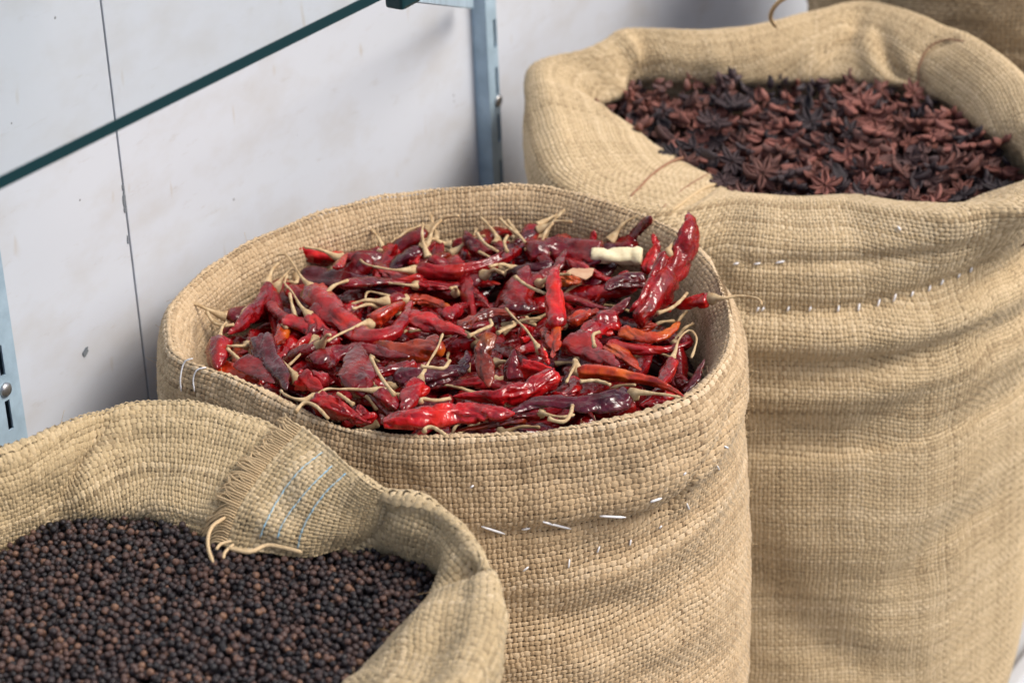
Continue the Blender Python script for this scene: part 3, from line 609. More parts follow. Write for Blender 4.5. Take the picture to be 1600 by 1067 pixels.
zf = .512
for pts, r_ in ((((352, 808), (332, 822), (325, 842), (327, 862), (333, 878)), .0011), (((356, 856), (390, 862), (415, 852), (440, 855), (472, 863)), .0013), (((362, 845), (345, 850), (338, 858)), .0009), (((365, 850), (352, 862), (349, 872)), .0009)):
    strand('frayed_thread', [un(px, py, zf+.006) for px, py in pts], r_, M_STRAND, flp, n=18)
# blue marker threads woven in the flap
for c0 in (((505, 707), (470, 738), (440, 775), (418, 815), (408, 842)), ((520, 729), (490, 757), (462, 790), (443, 820), (435, 840)), ((541, 742), (512, 768), (487, 800), (472, 830), (464, 856))):
    pts = []
    pj = np.stack([proj(v)[:2] for v in FG.reshape(-1, 3)]).reshape(na, nb, 2)
    for px, py in c0:
        d_ = np.hypot(pj[..., 0]-px, pj[..., 1]-py); i, j = np.unravel_index(d_.argmin(), d_.shape); pts.append(FG[i, j]+nf[i, j]*ff*.0011)
    C = catmull(pts, 40); C += np.random.default_rng(3).normal(size=C.shape)*.0001
    link('blue_thread', tube_mesh('blue_thread', [tube(C, .00042*(1+.4*np.sin(np.arange(40)*1.9)), 4)], M_BLUE), flp)
reparent(R3)

# =================================================================== REAR SACK
RC = (.505, .615)
rs = Sack(RC, None, .0036, 330, 5)
ph = rs.phi; zr_ = .66+.01*np.sin(3*ph); rr_ = .185+.008*np.cos(2*ph+1)
rings = [(.12, 0.), (.17, .008), (.185, .08), (.192, .3), (rr_+.012, zr_-.09), (rr_, zr_), (rr_-.012, zr_-.01), (rr_-.02, zr_-.06), (rr_*.5, zr_-.07), (.002, zr_-.07)]
rs.build_grid(rings, (.004, .10, .001, .03), 51)
R4 = sack_root('darker brown coarse jute sack behind the star anise at the top right corner', RC)
weave('woven_cloth', rs.G, True, M_JUTE4, R4, rs.flip, face=rs.face, seed=15); rs.lining('gap_shade_sheet', R4, step=4)
strand('jute_ear', [un(1212, 42, .56)+fw*.0, un(1204, 28, .58), un(1212, 8, .60), un(1235, -8, .62), un(1252, -20, .63)], .0017, M_STRAND, R4, n=20)
reparent(R4)
bx = un(1262, 20, .52)
cb = link('cardboard_box', None, None, 'brown cardboard carton glimpsed behind the star anise sack rim', 'box', loc=tuple(bx))
o_ = bx+D*.10-NW*.02; 
link('carton', box_mesh('carton', o_-ZU*.52-NW*.02, D*.10, NW*.12, ZU*.60, M_CARD, .002), cb)
link('carton_lid', box_mesh('carton_lid', o_-NW*.023+ZU*.081-D*.003, D*.106, NW*.126, ZU*.004, M_CARD, .001), cb)
reparent(cb)

# =================================================================== HEAPS
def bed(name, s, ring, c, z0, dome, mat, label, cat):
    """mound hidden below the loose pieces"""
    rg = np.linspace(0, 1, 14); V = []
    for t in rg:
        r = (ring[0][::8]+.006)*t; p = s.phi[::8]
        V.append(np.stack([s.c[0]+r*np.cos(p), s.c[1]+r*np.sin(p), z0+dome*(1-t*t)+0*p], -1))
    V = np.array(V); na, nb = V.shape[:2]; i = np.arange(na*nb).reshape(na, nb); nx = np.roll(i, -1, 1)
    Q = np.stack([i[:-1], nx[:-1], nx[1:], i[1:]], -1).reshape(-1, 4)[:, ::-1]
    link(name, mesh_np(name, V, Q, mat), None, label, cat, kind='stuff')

# ---------------------------------------------------------- chillies
REG = dict(A=(310, 330), B=(550, 330), C=(790, 330), D=(940, 330), E=(310, 500), F=(550, 500), G=(790, 500), H=(940, 500)); ZK = 5.927
def heapz(px, py):
    """height of the heap surface, a little lower at the rear and left"""
    p = un(px, py, .494); q = (p-np.array([CC[0], CC[1], 0]))[:2]; r = math.hypot(*q)/.16
    return .496-.004*min(r, 1.2)**2+.003*sin(q[0]*40+1)*cos(q[1]*46)
PAL = dict(r=(.42, .006, .008), d=(.18, .003, .005), p=(.085, .004, .012), o=(.42, .035, .008), b=(.23, .022, .008), m=(.29, .005, .007))
def pod_mesh(C, rmax, seed, flat, crink, prof=None, name='pod', mat=None, n=44, sides=26):
    r = np.random.default_rng(seed); C = catmull(C, n); t = np.linspace(0, 1, n)
    L = np.linalg.norm(np.diff(C, axis=0), axis=1).sum()
    if prof is None: pr = np.minimum(1, (t/.07+.10)**.55)*np.maximum(0, 1-t**2.6)**.62*(1-.25*t)+.03
    else: pr = np.interp(t, *prof)
    C = C+np.stack([Noise(.04, seed+i)(C) for i in range(3)], -1)*rmax*.07
    nA, nB, nC = Noise(2.6, seed+11, 7), Noise(1.35, seed+12, 8), Noise(.8, seed+13, 8)
    ph0, k1, k2 = r.uniform(0, 6.3), int(r.integers(2, 4)), int(r.integers(4, 7)); tw = r.uniform(-2.5, 2.5)
    flat = flat*.82
    V, Q, a, b = tube(C, rmax*pr, sides, lambda th, tt: 1+.07*np.cos(k1*th+ph0+tw*tt)+.05*np.cos(k2*th-ph0+2*tw*tt), flat, r.uniform(0, 3.1) if flat > .64 else r.uniform(-.35, .35))
    body = V[:n*sides].reshape(n, sides, 3); ctr = body.mean(1, keepdims=True); dr = body-ctr
    lc = dr/rmax; Tg = unit(np.gradient(C, axis=0)); lc = lc-(lc*Tg[:, None]).sum(-1, keepdims=True)*Tg[:, None]; lc = lc+Tg[:, None]*(t*L/rmax*.42)[:, None, None]+seed
    dsp = 1+crink*(.26*nA(lc)-.62*np.clip(1-np.abs(nB(lc))*1.7, 0, 1)**1.3-.16*np.clip(1-np.abs(nC(lc))*2, 0, 1))
    V[:n*sides] = (ctr+dr*dsp[..., None]).reshape(-1, 3)
    return tube_mesh(name, [(V, Q, a, b)], mat or M_CHILLI)
def stem_mesh(C, r0, base_r, seed):
    """pedicel widening into the calyx at its first point"""
    C = catmull(C, 24); t = np.linspace(0, 1, 24); L = np.linalg.norm(np.diff(C, axis=0), axis=1).sum()
    s_ = t*L; pr = r0*(1+.18*np.sin(t*17+seed))+(base_r-r0)*np.exp(-(s_/(base_r*1.7))**1.3)
    pr[-1] = r0*.9; pr[-2] = r0*1.35; pr[-3] = r0*1.2
    N_ = Noise(.004, seed)
    V, Q, a, b = tube(C, pr, 9, lambda th, tt: 1+.09*np.cos(5*th+seed)*np.exp(-tt*5))
    return tube_mesh('stem', [(V, Q, a, b)], M_STEM)
CH = []   # label, colour, region, pod points, radius px, level, (stem region, points) or None, crinkle, flat
def px(reg, q): o = REG[reg]; return (o[0]+q[0]/ZK, o[1]+q[1]/ZK)
def chilli(label, col, reg, pts, rad, lev, stem=None, crink=.6, flat=.8, rise=None, group='dried red chillies heaped in the middle sack', seed=None, prof=None):
    CH.append(label); sd = (len(CH)*37+5) if seed is None else seed
    P2 = [px(*q) if isinstance(q[0], str) else px(reg, q) for q in pts]
    n = len(P2); rise = rise or [0]*n
    W = []
    for i, (x, y) in enumerate(P2):
        z = heapz(x, y)+.0045*lev+rise[min(i, len(rise)-1)]
        W.append(un(x, y, z))
    W = np.array(W); dist = np.linalg.norm(W[0]-CAM); rm = rad*1.42/ZK*dist/F
    base = W[0].copy(); root = link('dried_chilli', None, None, label, 'chilli', group, loc=base)
    c = PAL[col]; rr_ = random.Random(sd)
    c = tuple(min(.9, x*rr_.uniform(.85, 1.15)) for x in c)
    o = link('pod', pod_mesh(W-base, rm, sd, flat, crink, prof), root); o.color = (*c, 1)
    if stem:
        sr, sp = stem; S2 = [px(*q) if isinstance(q[0], str) else px(sr, q) for q in sp]
        k = len(S2); SW = [W[0]+(W[0]-W[1])*.02]
        z0 = W[0][2]
        for i, (x, y) in enumerate(S2): SW.append(un(x, y, z0+.0035*math.sin(min(1, (i+1)/k)*2.4)+.001))
        link('stem', stem_mesh(np.array(SW)-base, .00072, min(rm*.62, .0042), sd), root)
    return root
def loose_stem(label, reg, pts, lev, r=.0011, mat=None):
    W = np.array([un(*px(reg, q), heapz(*px(reg, q))+.0045*lev+.003) for q in pts]); b = W[0].copy(); C = catmull(W-b, 16)
    rad = r*(1+.12*np.sin(np.arange(16)*1.7)); rad[0] = r*1.5
    o = link('chilli_stem', tube_mesh('chilli_stem', [tube(C, rad, 7)], mat or M_STEM), None, label, 'stem', 'loose chilli stems in the middle sack', loc=b)
K = chilli
K('red chilli at the rear left rim, straw stem pointing left onto the jute', 'r', 'A', [(890, 395), (1080, 420), (1300, 440), (1500, 490), (1660, 500)], 78, 3, ('A', [(850, 385), (750, 372), (620, 355), (470, 335)]))
K('dark glossy ribbed chilli lying level under the rear left one', 'p', 'A', [(930, 610), (1150, 640), (1400, 665), ('B', (250, 700)), ('B', (470, 750)), ('B', (560, 760))], 100, 2, ('A', [(900, 660), (800, 650), (720, 690), (640, 705), (540, 730)]), .5)
K('long chilli curving down to a raised crescent tip, stem hooked towards the left rim', 'm', 'A', [(1050, 720), (1150, 850), (1300, 990), (1450, 1120), (1620, 1190), (1780, 1150), (1900, 1010), (1965, 830)], 112, 4, ('A', [(1030, 690), (960, 620), (870, 480), (800, 400), (730, 410)]), .35, .9)
K('orange-shouldered chilli with a thick pale stem pointing down left', 'o', 'E', [(1590, 40), (1700, -40), (1820, -120), (1900, -170)], 95, 4, ('E', [(1550, 30), (1440, 70), (1290, 140), (1190, 200)]), .35)
K('short crumpled red chilli at the rear rim whose stem leans up on the jute', 'r', 'B', [(270, 380), (180, 400), (40, 430)], 50, 2, ('B', [(290, 355), (360, 300), (425, 200), (390, 60)]))
K('small upright red tip against the rear rim, left half', 'r', 'B', [(360, 470), (390, 390), (405, 300)], 48, 2, None, .6, .5, [0, .008, .016])
K('crinkled bright red chilli standing up at the rear, left half', 'r', 'B', [(520, 500), (640, 400), (730, 320), (785, 285)], 92, 3, None, 1.1, .7, [0, .004, .009, .012])
K('dark wrinkled chilli end poking up at the rear, with a bluish shine', 'd', 'B', [(1240, 430), (1130, 340), (1060, 250), (1040, 180)], 85, 3, None, 1.0, .8, [0, .004, .01, .014])
K('long thin chilli crossing the rear middle, straw calyx left, tip turned up', 'm', 'B', [(580, 550), (800, 575), (1050, 560), (1280, 500), (1480, 400), ('C', (180, 320)), ('C', (335, 185))], 66, 4, ('B', [(520, 545), (400, 545), (240, 520), (130, 490), (75, 450)]), .45, .85)
K('flattened twisted red chilli just below the long thin one', 'm', 'B', [(200, 530), (400, 610), (620, 660), (850, 690), (1060, 695), (1190, 800), (1275, 890)], 62, 3, None, .8, .6)
K('half-hidden glossy red chilli right of the blunt straw stem in the rear middle', 'm', 'B', [(930, 650), (1150, 665), (1380, 680)], 52, 2, ('B', [(970, 655), (900, 600), (850, 540), (785, 495)]))
K('chilli with a short straight stem lying over the dark ribbed one', 'm', 'B', [(600, 690), (760, 710), (930, 720)], 58, 3, ('B', [(570, 690), (480, 680), (330, 665)]), .8, .6)
K('orange-red split chilli with a stem bent like a hook, left of centre rear', 'o', 'B', [(500, 820), (640, 820), (780, 850), (920, 890)], 62, 2, ('B', [(430, 810), (300, 775), (160, 745), (125, 790), (130, 870)]), .8, .6)
K('broad translucent dark red triangular chilli left of the rear centre', 'd', 'C', [(110, 940), (110, 840), (130, 700), (190, 510)], 130, 3, None, .5, .5, [0, .002, .006, .010])
K('short glossy chilli slanting up right below the twisted one', 'm', 'B', [(860, 1000), (960, 930), (1085, 845)], 58, 2)
K('bright wrinkled chilli with pale highlights left of centre', 'r', 'B', [(490, 965), (640, 1010), (800, 1070), (980, 1110), ('F', (1080, 160))], 92, 4, None, .9, .7)
K('brownish red chilli arched above the two little hooked stems at the centre', 'b', 'B', [(1000, 1080), (1130, 990), (1300, 935), (1480, 955), ('C', (80, 990))], 55, 4, None, .6, .7)
K('long dark red chilli against the rear rim, right of centre', 'd', 'B', [(1080, 330), (1300, 215), ('C', (150, 160)), ('C', (330, 160)), ('C', (560, 230))], 75, 2, None, .5)
K('fat red chilli broken open, its bleached cream end pointing right', 'd', 'C', [(220, 420), (380, 380), (560, 385), (740, 405), (840, 420)], 122, 4, None, .6, .85, prof=([0, .08, .4, .8, 1], [.3, .8, 1, .85, .80]))
_r = bpy.context.scene.objects[-2] if False else [o for o in bpy.data.objects if o.get('label', '').startswith('fat red chilli broken')][0]
_W = np.array([un(*px('C', q), heapz(*px('C', q))+.019) for q in ((800, 418), (900, 420), (1050, 418), (1180, 415), (1255, 420))])
_pe = link('bleached_end', pod_mesh(_W-np.array(_r.location), 92/ZK*1.5/F, 77, .85, .45, ([0, .1, .9, 1], [.85, .95, 1, .82]), 'bleached_end', M_PALE, 24, 16), _r); _pe['label'] = 'cream coloured, dry and hollow broken end'
K('dark chilli with a thin upturned tip behind the upright pale red one', 'd', 'C', [(160, 625), (320, 605), (440, 545), (500, 480), (560, 345)], 55, 4, None, .5, .7, [0, 0, .001, .004, .008])
K('upright pinkish red chilli with a thin tip, standing in the centre', 'r', 'C', [(465, 1080), (460, 950), (440, 800), (435, 700), (440, 600), (500, 490)], 78, 6, None, .45, .8, [0, .002, .006, .009, .012, .014])
K('crumpled orange chilli end hanging below the upright pinkish one', 'o', 'G', [(430, 50), (430, 150), (450, 250), (440, 350)], 66, 5, None, 1.4, .7)
K('crumpled orange-red chilli under a papery scrap, right of the centre rear', 'o', 'C', [(500, 610), (600, 650), (720, 650)], 95, 3, None, 1.0, .8)
K('smooth dark triangular chilli leaning up against the rear right rim', 'd', 'C', [(1060, 400), (1150, 290), (1240, 190), (1300, 110), (1345, 40)], 90, 3, None, .25, 1.0, [0, .004, .012, .019, .026])
K('curled red chilli end standing behind the two big leaning ones', 'r', 'C', [(1300, 570), (1370, 440), (1400, 310), (1365, 210)], 68, 2, None, .8, .7, [0, .006, .014, .020])
K('tiny red tip sticking up left of the dark triangular one', 'r', 'C', [(800, 330), (805, 260), (822, 180)], 42, 3, None, .4, .7, [0, .006, .012])
K('slim red chilli with a pale dry shoulder, leaning on the biggest one', 'm', 'D', [(610, 400), (500, 590), (390, 770), (290, 890), (250, 930)], 66, 6, ('D', [(620, 360), (680, 255)]), .5, .85, [.022, .014, .008, .004, 0])
K('biggest glossy chilli leaning up out of the sack at the right', 'm', 'D', [(330, 1000), (420, 880), (540, 730), (640, 590), (730, 420), (790, 240), (805, 120), (800, 25)], 112, 6, None, .55, .9, [0, .002, .006, .011, .018, .027, .033, .038], prof=([0, .1, .35, .6, .85, .95, 1], [.55, .72, 1, .95, .70, .52, .12]))
K('dark red chilli with a bright top ridge left of the two leaning ones', 'd', 'C', [(1290, 640), (1130, 650), (1000, 680), (920, 730)], 88, 3, None, .5, .7)
K('flat dark chilli with a shiny upper edge right of centre', 'd', 'C', [(520, 800), (700, 840), (860, 880), (990, 900)], 75, 3, None, .4, .5)
K('small curled orange chilli right of the upright pinkish one', 'o', 'C', [(600, 1040), (700, 980), (800, 930), (890, 950)], 55, 4, None, .9)
K('pointed dark pink chilli tip below the leaning pair', 'm', 'C', [(960, 960), (1060, 890), (1165, 800)], 62, 4, None, .4, .6, [0, .003, .006])
K('bright red crumpled chilli below the leaning pair', 'r', 'G', [(1050, 20), (930, 40), (820, 110), (700, 190)], 115, 5, None, 1.0, .7)
K('red chilli at the right rim, its long thin stem reaching over the jute', 'r', 'D', [(1010, 815), (880, 840), (750, 870), (600, 880)], 70, 4, ('D', [(1040, 800), (1130, 805), (1260, 785), (1400, 795), (1470, 830), (1480, 870)]), .5, .8, [.014, .010, .004, 0])
K('orange-brown curved chilli like a smile at the right', 'o', 'H', [(170, 90), (290, 130), (430, 165), (560, 150), (660, 90), (720, 10)], 58, 5, None, .4, .8)
K('long smooth red chilli below the smile-shaped one', 'm', 'H', [(60, 200), (230, 255), (430, 275), (620, 260), (830, 200)], 60, 4, None, .35, .8)
K('red chilli with a big hooked straw stem near the right rim', 'r', 'H', [(640, 420), (590, 500), (540, 600), (500, 720)], 88, 4, ('H', [(650, 370), (685, 280), (710, 190), (770, 115), (830, 100), (880, 170), (860, 270), (830, 350)]), .5)
K('small dark purple chilli curling up at the right rim', 'p', 'H', [(790, 690), (850, 590), (900, 480), (955, 360)], 42, 3, None, .4, .8, [0, .003, .007, .012])
K('long orange-red chilli lying from the centre to the right rim with a crumpled tip', 'o', 'G', [(650, 480), (850, 480), (1080, 520), (1320, 560), ('H', (620, 630)), ('H', (765, 710))], 74, 6, ('G', [(660, 440), (640, 370), (640, 420), (600, 500), (560, 580)]), .4, .85)
K('little bright red chilli end above the dark purple one', 'r', 'G', [(640, 530), (640, 620), (560, 700), (430, 690), (320, 710)], 58, 4, None, .7)
K('big flattened dark purple chilli at the front, stem pointing right', 'p', 'G', [(1180, 690), (1050, 710), (880, 750), (650, 770), (420, 770), (200, 800), (60, 860)], 108, 6, ('G', [(1210, 670), (1330, 675), (1480, 690), (1620, 715)]), .75, .55)
K('chilli under the front dark purple one, its forked stem pointing right', 'd', 'G', [(320, 860), (200, 870), (60, 900)], 62, 5, ('G', [(350, 865), (430, 885), (540, 895), (635, 875)]))
K('brown translucent chilli along the front rim', 'b', 'G', [(205, 930), (60, 935), ('F', (1400, 945)), ('F', (1180, 985)), ('F', (960, 1030))], 62, 4, None, .4, .55)
K('big bright red chilli lying across the front middle, upper one of two', 'r', 'G', [(460, 500), (340, 570), (180, 650), (0, 700), ('F', (1350, 725)), ('F', (1100, 715)), ('F', (930, 720))], 98, 6, None, .6, .85)
K('biggest mottled red chilli at the front rim, lower one of two', 'r', 'F', [(290, 950), (480, 920), (750, 880), (1020, 860), (1280, 865), (1490, 860)], 118, 6, None, .65, .85, prof=([0, .06, .3, .7, .92, 1], [.5, .75, 1, .85, .5, .1]))
K('red chilli hanging tip down below an upright forked straw stem, front left of centre', 'r', 'F', [(620, 600), (560, 660), (510, 740), (470, 830)], 95, 5, ('F', [(630, 560), (680, 450), (730, 360), (790, 260), (840, 130)]), .6)
K('dark purple shining chilli lying behind the upright forked stem', 'p', 'F', [(380, 520), (560, 535), (780, 540), (950, 480), (1050, 390), (1060, 280)], 95, 5, None, .8, .75)
K('orange-red chilli lying left of the grey calyx at the centre', 'o', 'F', [(860, 240), (700, 270), (480, 280), (250, 250), (80, 210)], 85, 4, None, .5)
K('upright crushed brown-red chilli in the front centre', 'b', 'F', [(1230, 110), (1220, 250), (1230, 400), (1260, 620)], 78, 6, None, 1.0, .7, [.012, .008, .004, 0])
K('dark pointed chilli standing right of the crushed brown one', 'd', 'G', [(80, 570), (70, 470), (65, 370), (75, 280)], 75, 5, None, .5, .7, [0, .004, .008, .011])
K('red chilli lying between the dark pointed one and the forked stems', 'r', 'G', [(130, 440), (280, 460), (420, 500), (520, 570)], 72, 4)
K('crinkled chilli with a tall slanting stem and pale pear-shaped calyx, right of centre', 'r', 'G', [(330, 300), (370, 350), (400, 410)], 58, 5, ('G', [(300, 255), (240, 160), (180, 80), (60, -40), (0, -110)]), 1.1)
K('crumpled red chilli behind the pale pear-shaped calyx', 'r', 'G', [(140, 150), (220, 130), (340, 150)], 60, 4, None, 1.3)
K('broad dark red chilli tapering down right over the long orange one', 'm', 'G', [(560, 190), (700, 260), (850, 340), (1050, 440)], 105, 5, None, .5, .6)
K('open split chilli with a dark inside, right of centre', 'o', 'G', [(940, 240), (1050, 300), (1150, 380), (1250, 460)], 76, 4, None, .6, .5)
K('short dark red chilli with an upright stem at the far left', 'm', 'E', [(190, 230), (185, 300), (180, 380), (175, 450)], 98, 4, ('E', [(195, 195), (205, 120), (225, 60), (262, 20)]), .3, .9)
K('chilli with a big pale pointed calyx, right of the far left one', 'd', 'E', [(460, 235), (520, 220), (580, 190)], 60, 4, ('E', [(440, 235), (390, 240), (320, 240), (262, 242)]))
K('dark purple wrinkled chilli running down towards the front left rim', 'p', 'E', [(550, 190), (600, 300), (680, 410), (760, 520), (820, 650)], 98, 5, None, .5, .85)
K('dusty red chilli with a long straight stem over the dark purple one', 'm', 'E', [(930, 560), (1020, 590), (1150, 640)], 88, 4, ('E', [(900, 520), (850, 460), (750, 350), (650, 255)]), .6)
K('dark chilli with a thick straw stem pointing down left, left of centre', 'd', 'E', [(1080, 190), (1060, 130), (1000, 60)], 92, 3, ('E', [(1050, 210), (970, 290), (890, 370), (830, 425)]))
K('flat orange translucent chilli along the front left rim', 'o', 'E', [(170, 460), (280, 480), (420, 510), (570, 570)], 88, 3, None, .3, .45)
K('dark maroon leaf-like chilli above the flat orange one', 'd', 'E', [(390, 370), (500, 430), (610, 500), (700, 580)], 82, 5, None, .3, .4)
K('red chilli under the flat orange one at the front left rim', 'm', 'E', [(220, 510), (400, 590), (560, 650), (740, 700)], 80, 2, None, .5, .7)
K('slim red chilli with a brown star-shaped calyx at the left, running down left', 'm', 'A', [(700, 730), (620, 830), (520, 930), (420, 1020), ('E', (280, 120))], 78, 4, ('A', [(740, 680), (780, 620), (860, 525)]), .5)
K('thin glossy dark crescent chilli at the left', 'd', 'A', [(670, 860), (770, 960), (880, 1020), (1000, 1050)], 52, 4, None, .25)
K('chilli with a grey calyx and a long thin bent stem, left', 'm', 'A', [(1040, 980), (1110, 1040), (1200, 1120), (1330, 1200)], 74, 4, ('A', [(1010, 950), (940, 870), (870, 750), (800, 670), (825, 590)]), .6)
K('red chilli at the front left rim behind the frayed flap, stem curving left', 'm', 'E', [(1090, 760), (1220, 810), (1360, 860), (1500, 920), ('F', (180, 940))], 105, 5, ('E', [(1070, 715), (980, 740), (880, 725), (800, 690), (760, 650)]), .7)
K('big folded translucent dark red chilli left of the forked stem', 'd', 'F', [(-60, 640), (20, 560), (60, 420), (65, 220)], 125, 5, None, .3, .45, [0, .003, .006, .01])
K('dark shining chilli behind the big folded one', 'd', 'E', [(1110, 430), (1200, 330), (1380, 270), ('F', (120, 270)), ('F', (330, 310)), ('F', (530, 340))], 88, 4, None, .6, .8)
K('dark chilli with a thick brown calyx, its stem lying left, front left', 'd', 'F', [(290, 690), (350, 760), (420, 830)], 98, 5, ('F', [(240, 660), (150, 650), (0, 640), (-120, 640), (-240, 640), (-340, 700)]), .5)
K('thin red chilli slanting behind the front left brown calyx', 'm', 'F', [(590, 400), (450, 440), (300, 480), (120, 540)], 55, 5)
K('short red chilli in the gap at the left', 'r', 'A', [(1360, 960), (1450, 900), (1540, 850)], 66, 2)
K('small red tip standing on the rear left chilli', 'r', 'A', [(1290, 530), (1330, 450), (1375, 380)], 42, 6, None, .5, .6)
K('dull dark chilli in the shade at the left', 'd', 'A', [(760, 770), (860, 850), (960, 960)], 95, 1)
K('short orange chilli above the smile-shaped one', 'o', 'H', [(330, 70), (420, 60), (520, 40)], 48, 4)
K('dark red chilli under the long orange one by the front right rim', 'm', 'H', [(560, 680), (480, 760), (360, 790)], 92, 4)
K('dark chilli in the shade at the right rim', 'd', 'H', [(800, 620), (740, 560), (690, 500)], 62, 2)
K('reddish chilli end under the leaning pair at the right', 'r', 'D', [(640, 870), (520, 890), (430, 960)], 58, 3)
K('dark red chilli at the front rim between the mottled and the dark purple ones', 'd', 'G', [(1190, 790), (1080, 840), (960, 880)], 75, 4)
K('tan orange chilli with a broken pale end, left', 'o', 'E', [(800, 80), (760, 150), (690, 240)], 58, 3, ('E', [(810, 60), (770, 40)]), .5)
K('red chilli just left of the front mottled one', 'r', 'F', [(30, 900), (110, 900), (240, 880)], 85, 4, None, 1.0)
for a_ in (('arched straw stem over the front left rim', 'E', [(900, 850), (980, 765), (1090, 800), (1200, 910)], 6), ('curled straw stem loop at the front rim', 'F', [(670, 1030), (680, 1000), (740, 990), (800, 1020), (860, 1060)], 6),
           ('straight upright straw stem with a hooked end, left of the forked one', 'F', [(390, 690), (290, 560), (220, 440), (170, 330), (200, 350)], 8), ('straw stem lying level right of the forked one', 'F', [(640, 430), (740, 440), (850, 445), (905, 375)], 7),
           ('short straw stem with a pale knob at the front', 'F', [(640, 760), (650, 730), (780, 745), (910, 725)], 7), ('first of two crossed straws sticking up at the rear rim', 'B', [(1370, 70), (1440, 140), (1560, 240)], 5), ('second of two crossed straws at the rear rim', 'C', [(20, 90), (90, 180), (175, 285)], 5),
           ('short upright stem below the crossed straws', 'B', [(1435, 370), (1410, 290), (1440, 230)], 5), ('thin stem right of the dark wrinkled chilli end', 'B', [(1160, 210), (1230, 300), (1350, 375)], 6),
           ('cut straw lying by the triangular chilli', 'C', [(90, 610), (200, 690), (370, 765)], 6), ('curved stem right of the leaning pair', 'D', [(520, 945), (640, 900), (730, 830), (790, 760)], 6),
           ('brown stem hooked over the bright crumpled chilli', 'G', [(820, 240), (810, 140), (870, 110)], 8), ('level stem under the long orange chilli', 'G', [(690, 570), (820, 560), (900, 575), (970, 600)], 6),
           ('pale hooked stem, left one of two at the centre', 'F', [(1080, 150), (1200, 90), (1290, 50), (1280, 0)], 7), ('pale hooked stem, right one of two at the centre', 'F', [(1350, 120), (1430, 80), (1500, 50), (1490, 20)], 7),
           ('short stem at the front left among dark chillies', 'E', [(1430, 780), (1350, 720), (1290, 680)], 6), ('thin dark stem by the far left chilli', 'E', [(270, 270), (340, 330), (430, 420)], 4), ('curly straw stem on the jute at the far left', 'A', [(80, 940), (140, 1030), (240, 1060), (330, 1050)], 4),
           ('second prong of the forked stem at the front', 'G', [(400, 910), (470, 935), (550, 935), (600, 870), (620, 790)], 7), ('tan stem arc beside the slim left chilli', 'A', [(390, 1000), (420, 920), (510, 850)], 4)):
    loose_stem(*a_)
# papery scrap
_p = [un(*px('C', q), heapz(*px('C', q))+.016) for q in ((560, 560), (640, 515), (820, 530), (800, 590), (740, 630), (650, 600))]
_o = np.mean(_p, 0); _V = [p-_o for p in _p]+[p-_o-np.array([0, 0, .0006]) for p in _p]; _n = 6
me = bpy.data.meshes.new('papery_scrap'); me.from_pydata([tuple(v) for v in _V], [], [tuple(range(_n)), tuple(range(_n, 2*_n))[::-1]]+[(i, i+_n, (i+1) % _n+_n, (i+1) % _n) for i in range(_n)]); me.materials.append(M_SCRAP)
link('papery_scrap', me, None, 'pale papery scrap of chilli lining below the bleached cream end', 'scrap', loc=_o)
# loose pods filling the depth of the heap (hidden or half hidden behind the ones above)
protos = []
for k in range(12):
    L = random.uniform(.05, .085); bend = random.uniform(-.5, .5); rm = random.uniform(.0055, .0085)
    C = np.array([[L*(t-.5), bend*L*(t-.5)**2*1.6, 0.004*sin(t*3+k)] for t in np.linspace(0, 1, 6)])
    protos.append((pod_mesh(C, rm, 900+k, random.uniform(.6, .9), random.uniform(.4, 1.0), n=30, sides=16), stem_mesh(np.array([C[0], C[0]+[-.005, .001, .001], C[0]+[-.014, .004*(-1)**k, .004], C[0]+[-.024, .010*(-1)**k, .003]]), .0009, rm*.5, 900+k) if k % 3 else None))
inner_r = cs.rings if False else crest[0]-.022
def zone(x, y, c, sx, sy):
    a, b, _ = proj((x, y, .5)); a0, b0, _ = proj((c[0], c[1], .5)); h_ = 'left' if a < a0-sx else 'right' if a > a0+sx else 'middle'; v_ = 'rear' if b < b0-sy else 'front' if b > b0+sy else 'centre'
    return v_+' '+h_
HUE = dict(r='bright red', d='deep maroon', p='purplish black', o='orange red', b='brownish red', m='crimson')
for layer, (dz, nn, keep_) in enumerate(((-.013, 62, 1), (-.005, 88, 1), (.002, 62, 2))):
    for k in range(nn):
        for _ in range(40):
            a_ = random.uniform(-pi, pi); r_ = sqrt(random.random())*.165; x, y = CC[0]+r_*cos(a_), CC[1]+r_*sin(a_)
            th = random.uniform(-pi, pi); ok = True
            if keep_ == 2 and (y-CC[1] < .045 and x > -.07): ok = False; continue
            for e in (-.036, .036):
                xx, yy = x+cos(th)*e, y+sin(th)*e
                if math.hypot(xx-CC[0], yy-CC[1]) > np.interp(math.atan2(yy-CC[1], xx-CC[0]), cs.phi, crest[0])-.020: ok = False
            if ok: break
        if not ok: continue
        if keep_ == 2: dz = random.choice((0, .005, .009))
        pm, sm_ = random.choice(protos); hk = random.choice('rddmmpbmmd'); z = .496+dz+random.uniform(-.003, .003)-.006*(r_/.16)**2
        rt_ = link('dried_chilli', None, None, '%s chilli%s, half buried in the %s of the heap' % (HUE[hk], ' with a stem' if sm_ else '', zone(x, y, CC, 130, 50)), 'chilli', 'half buried chillies deeper in the heap', loc=(x, y, z))
        rt_.rotation_euler = (random.uniform(-.5, .5), random.uniform(-.28, .28)+(.25 if keep_ == 2 else 0), th)
        o = link('pod', pm, rt_); c = PAL[hk]; u_ = random.uniform(.75, 1.1); o.color = (c[0]*u_, c[1]*u_, c[2]*u_, 1)
        if sm_: link('stem', sm_, rt_)
bed('chilli_gap_bed', cs, (crest[0]-.018, crest[1]), CC, .462, .006, M_BED, 'dark mound under the chillies, shade of the heap gaps in its colour', 'chilli')

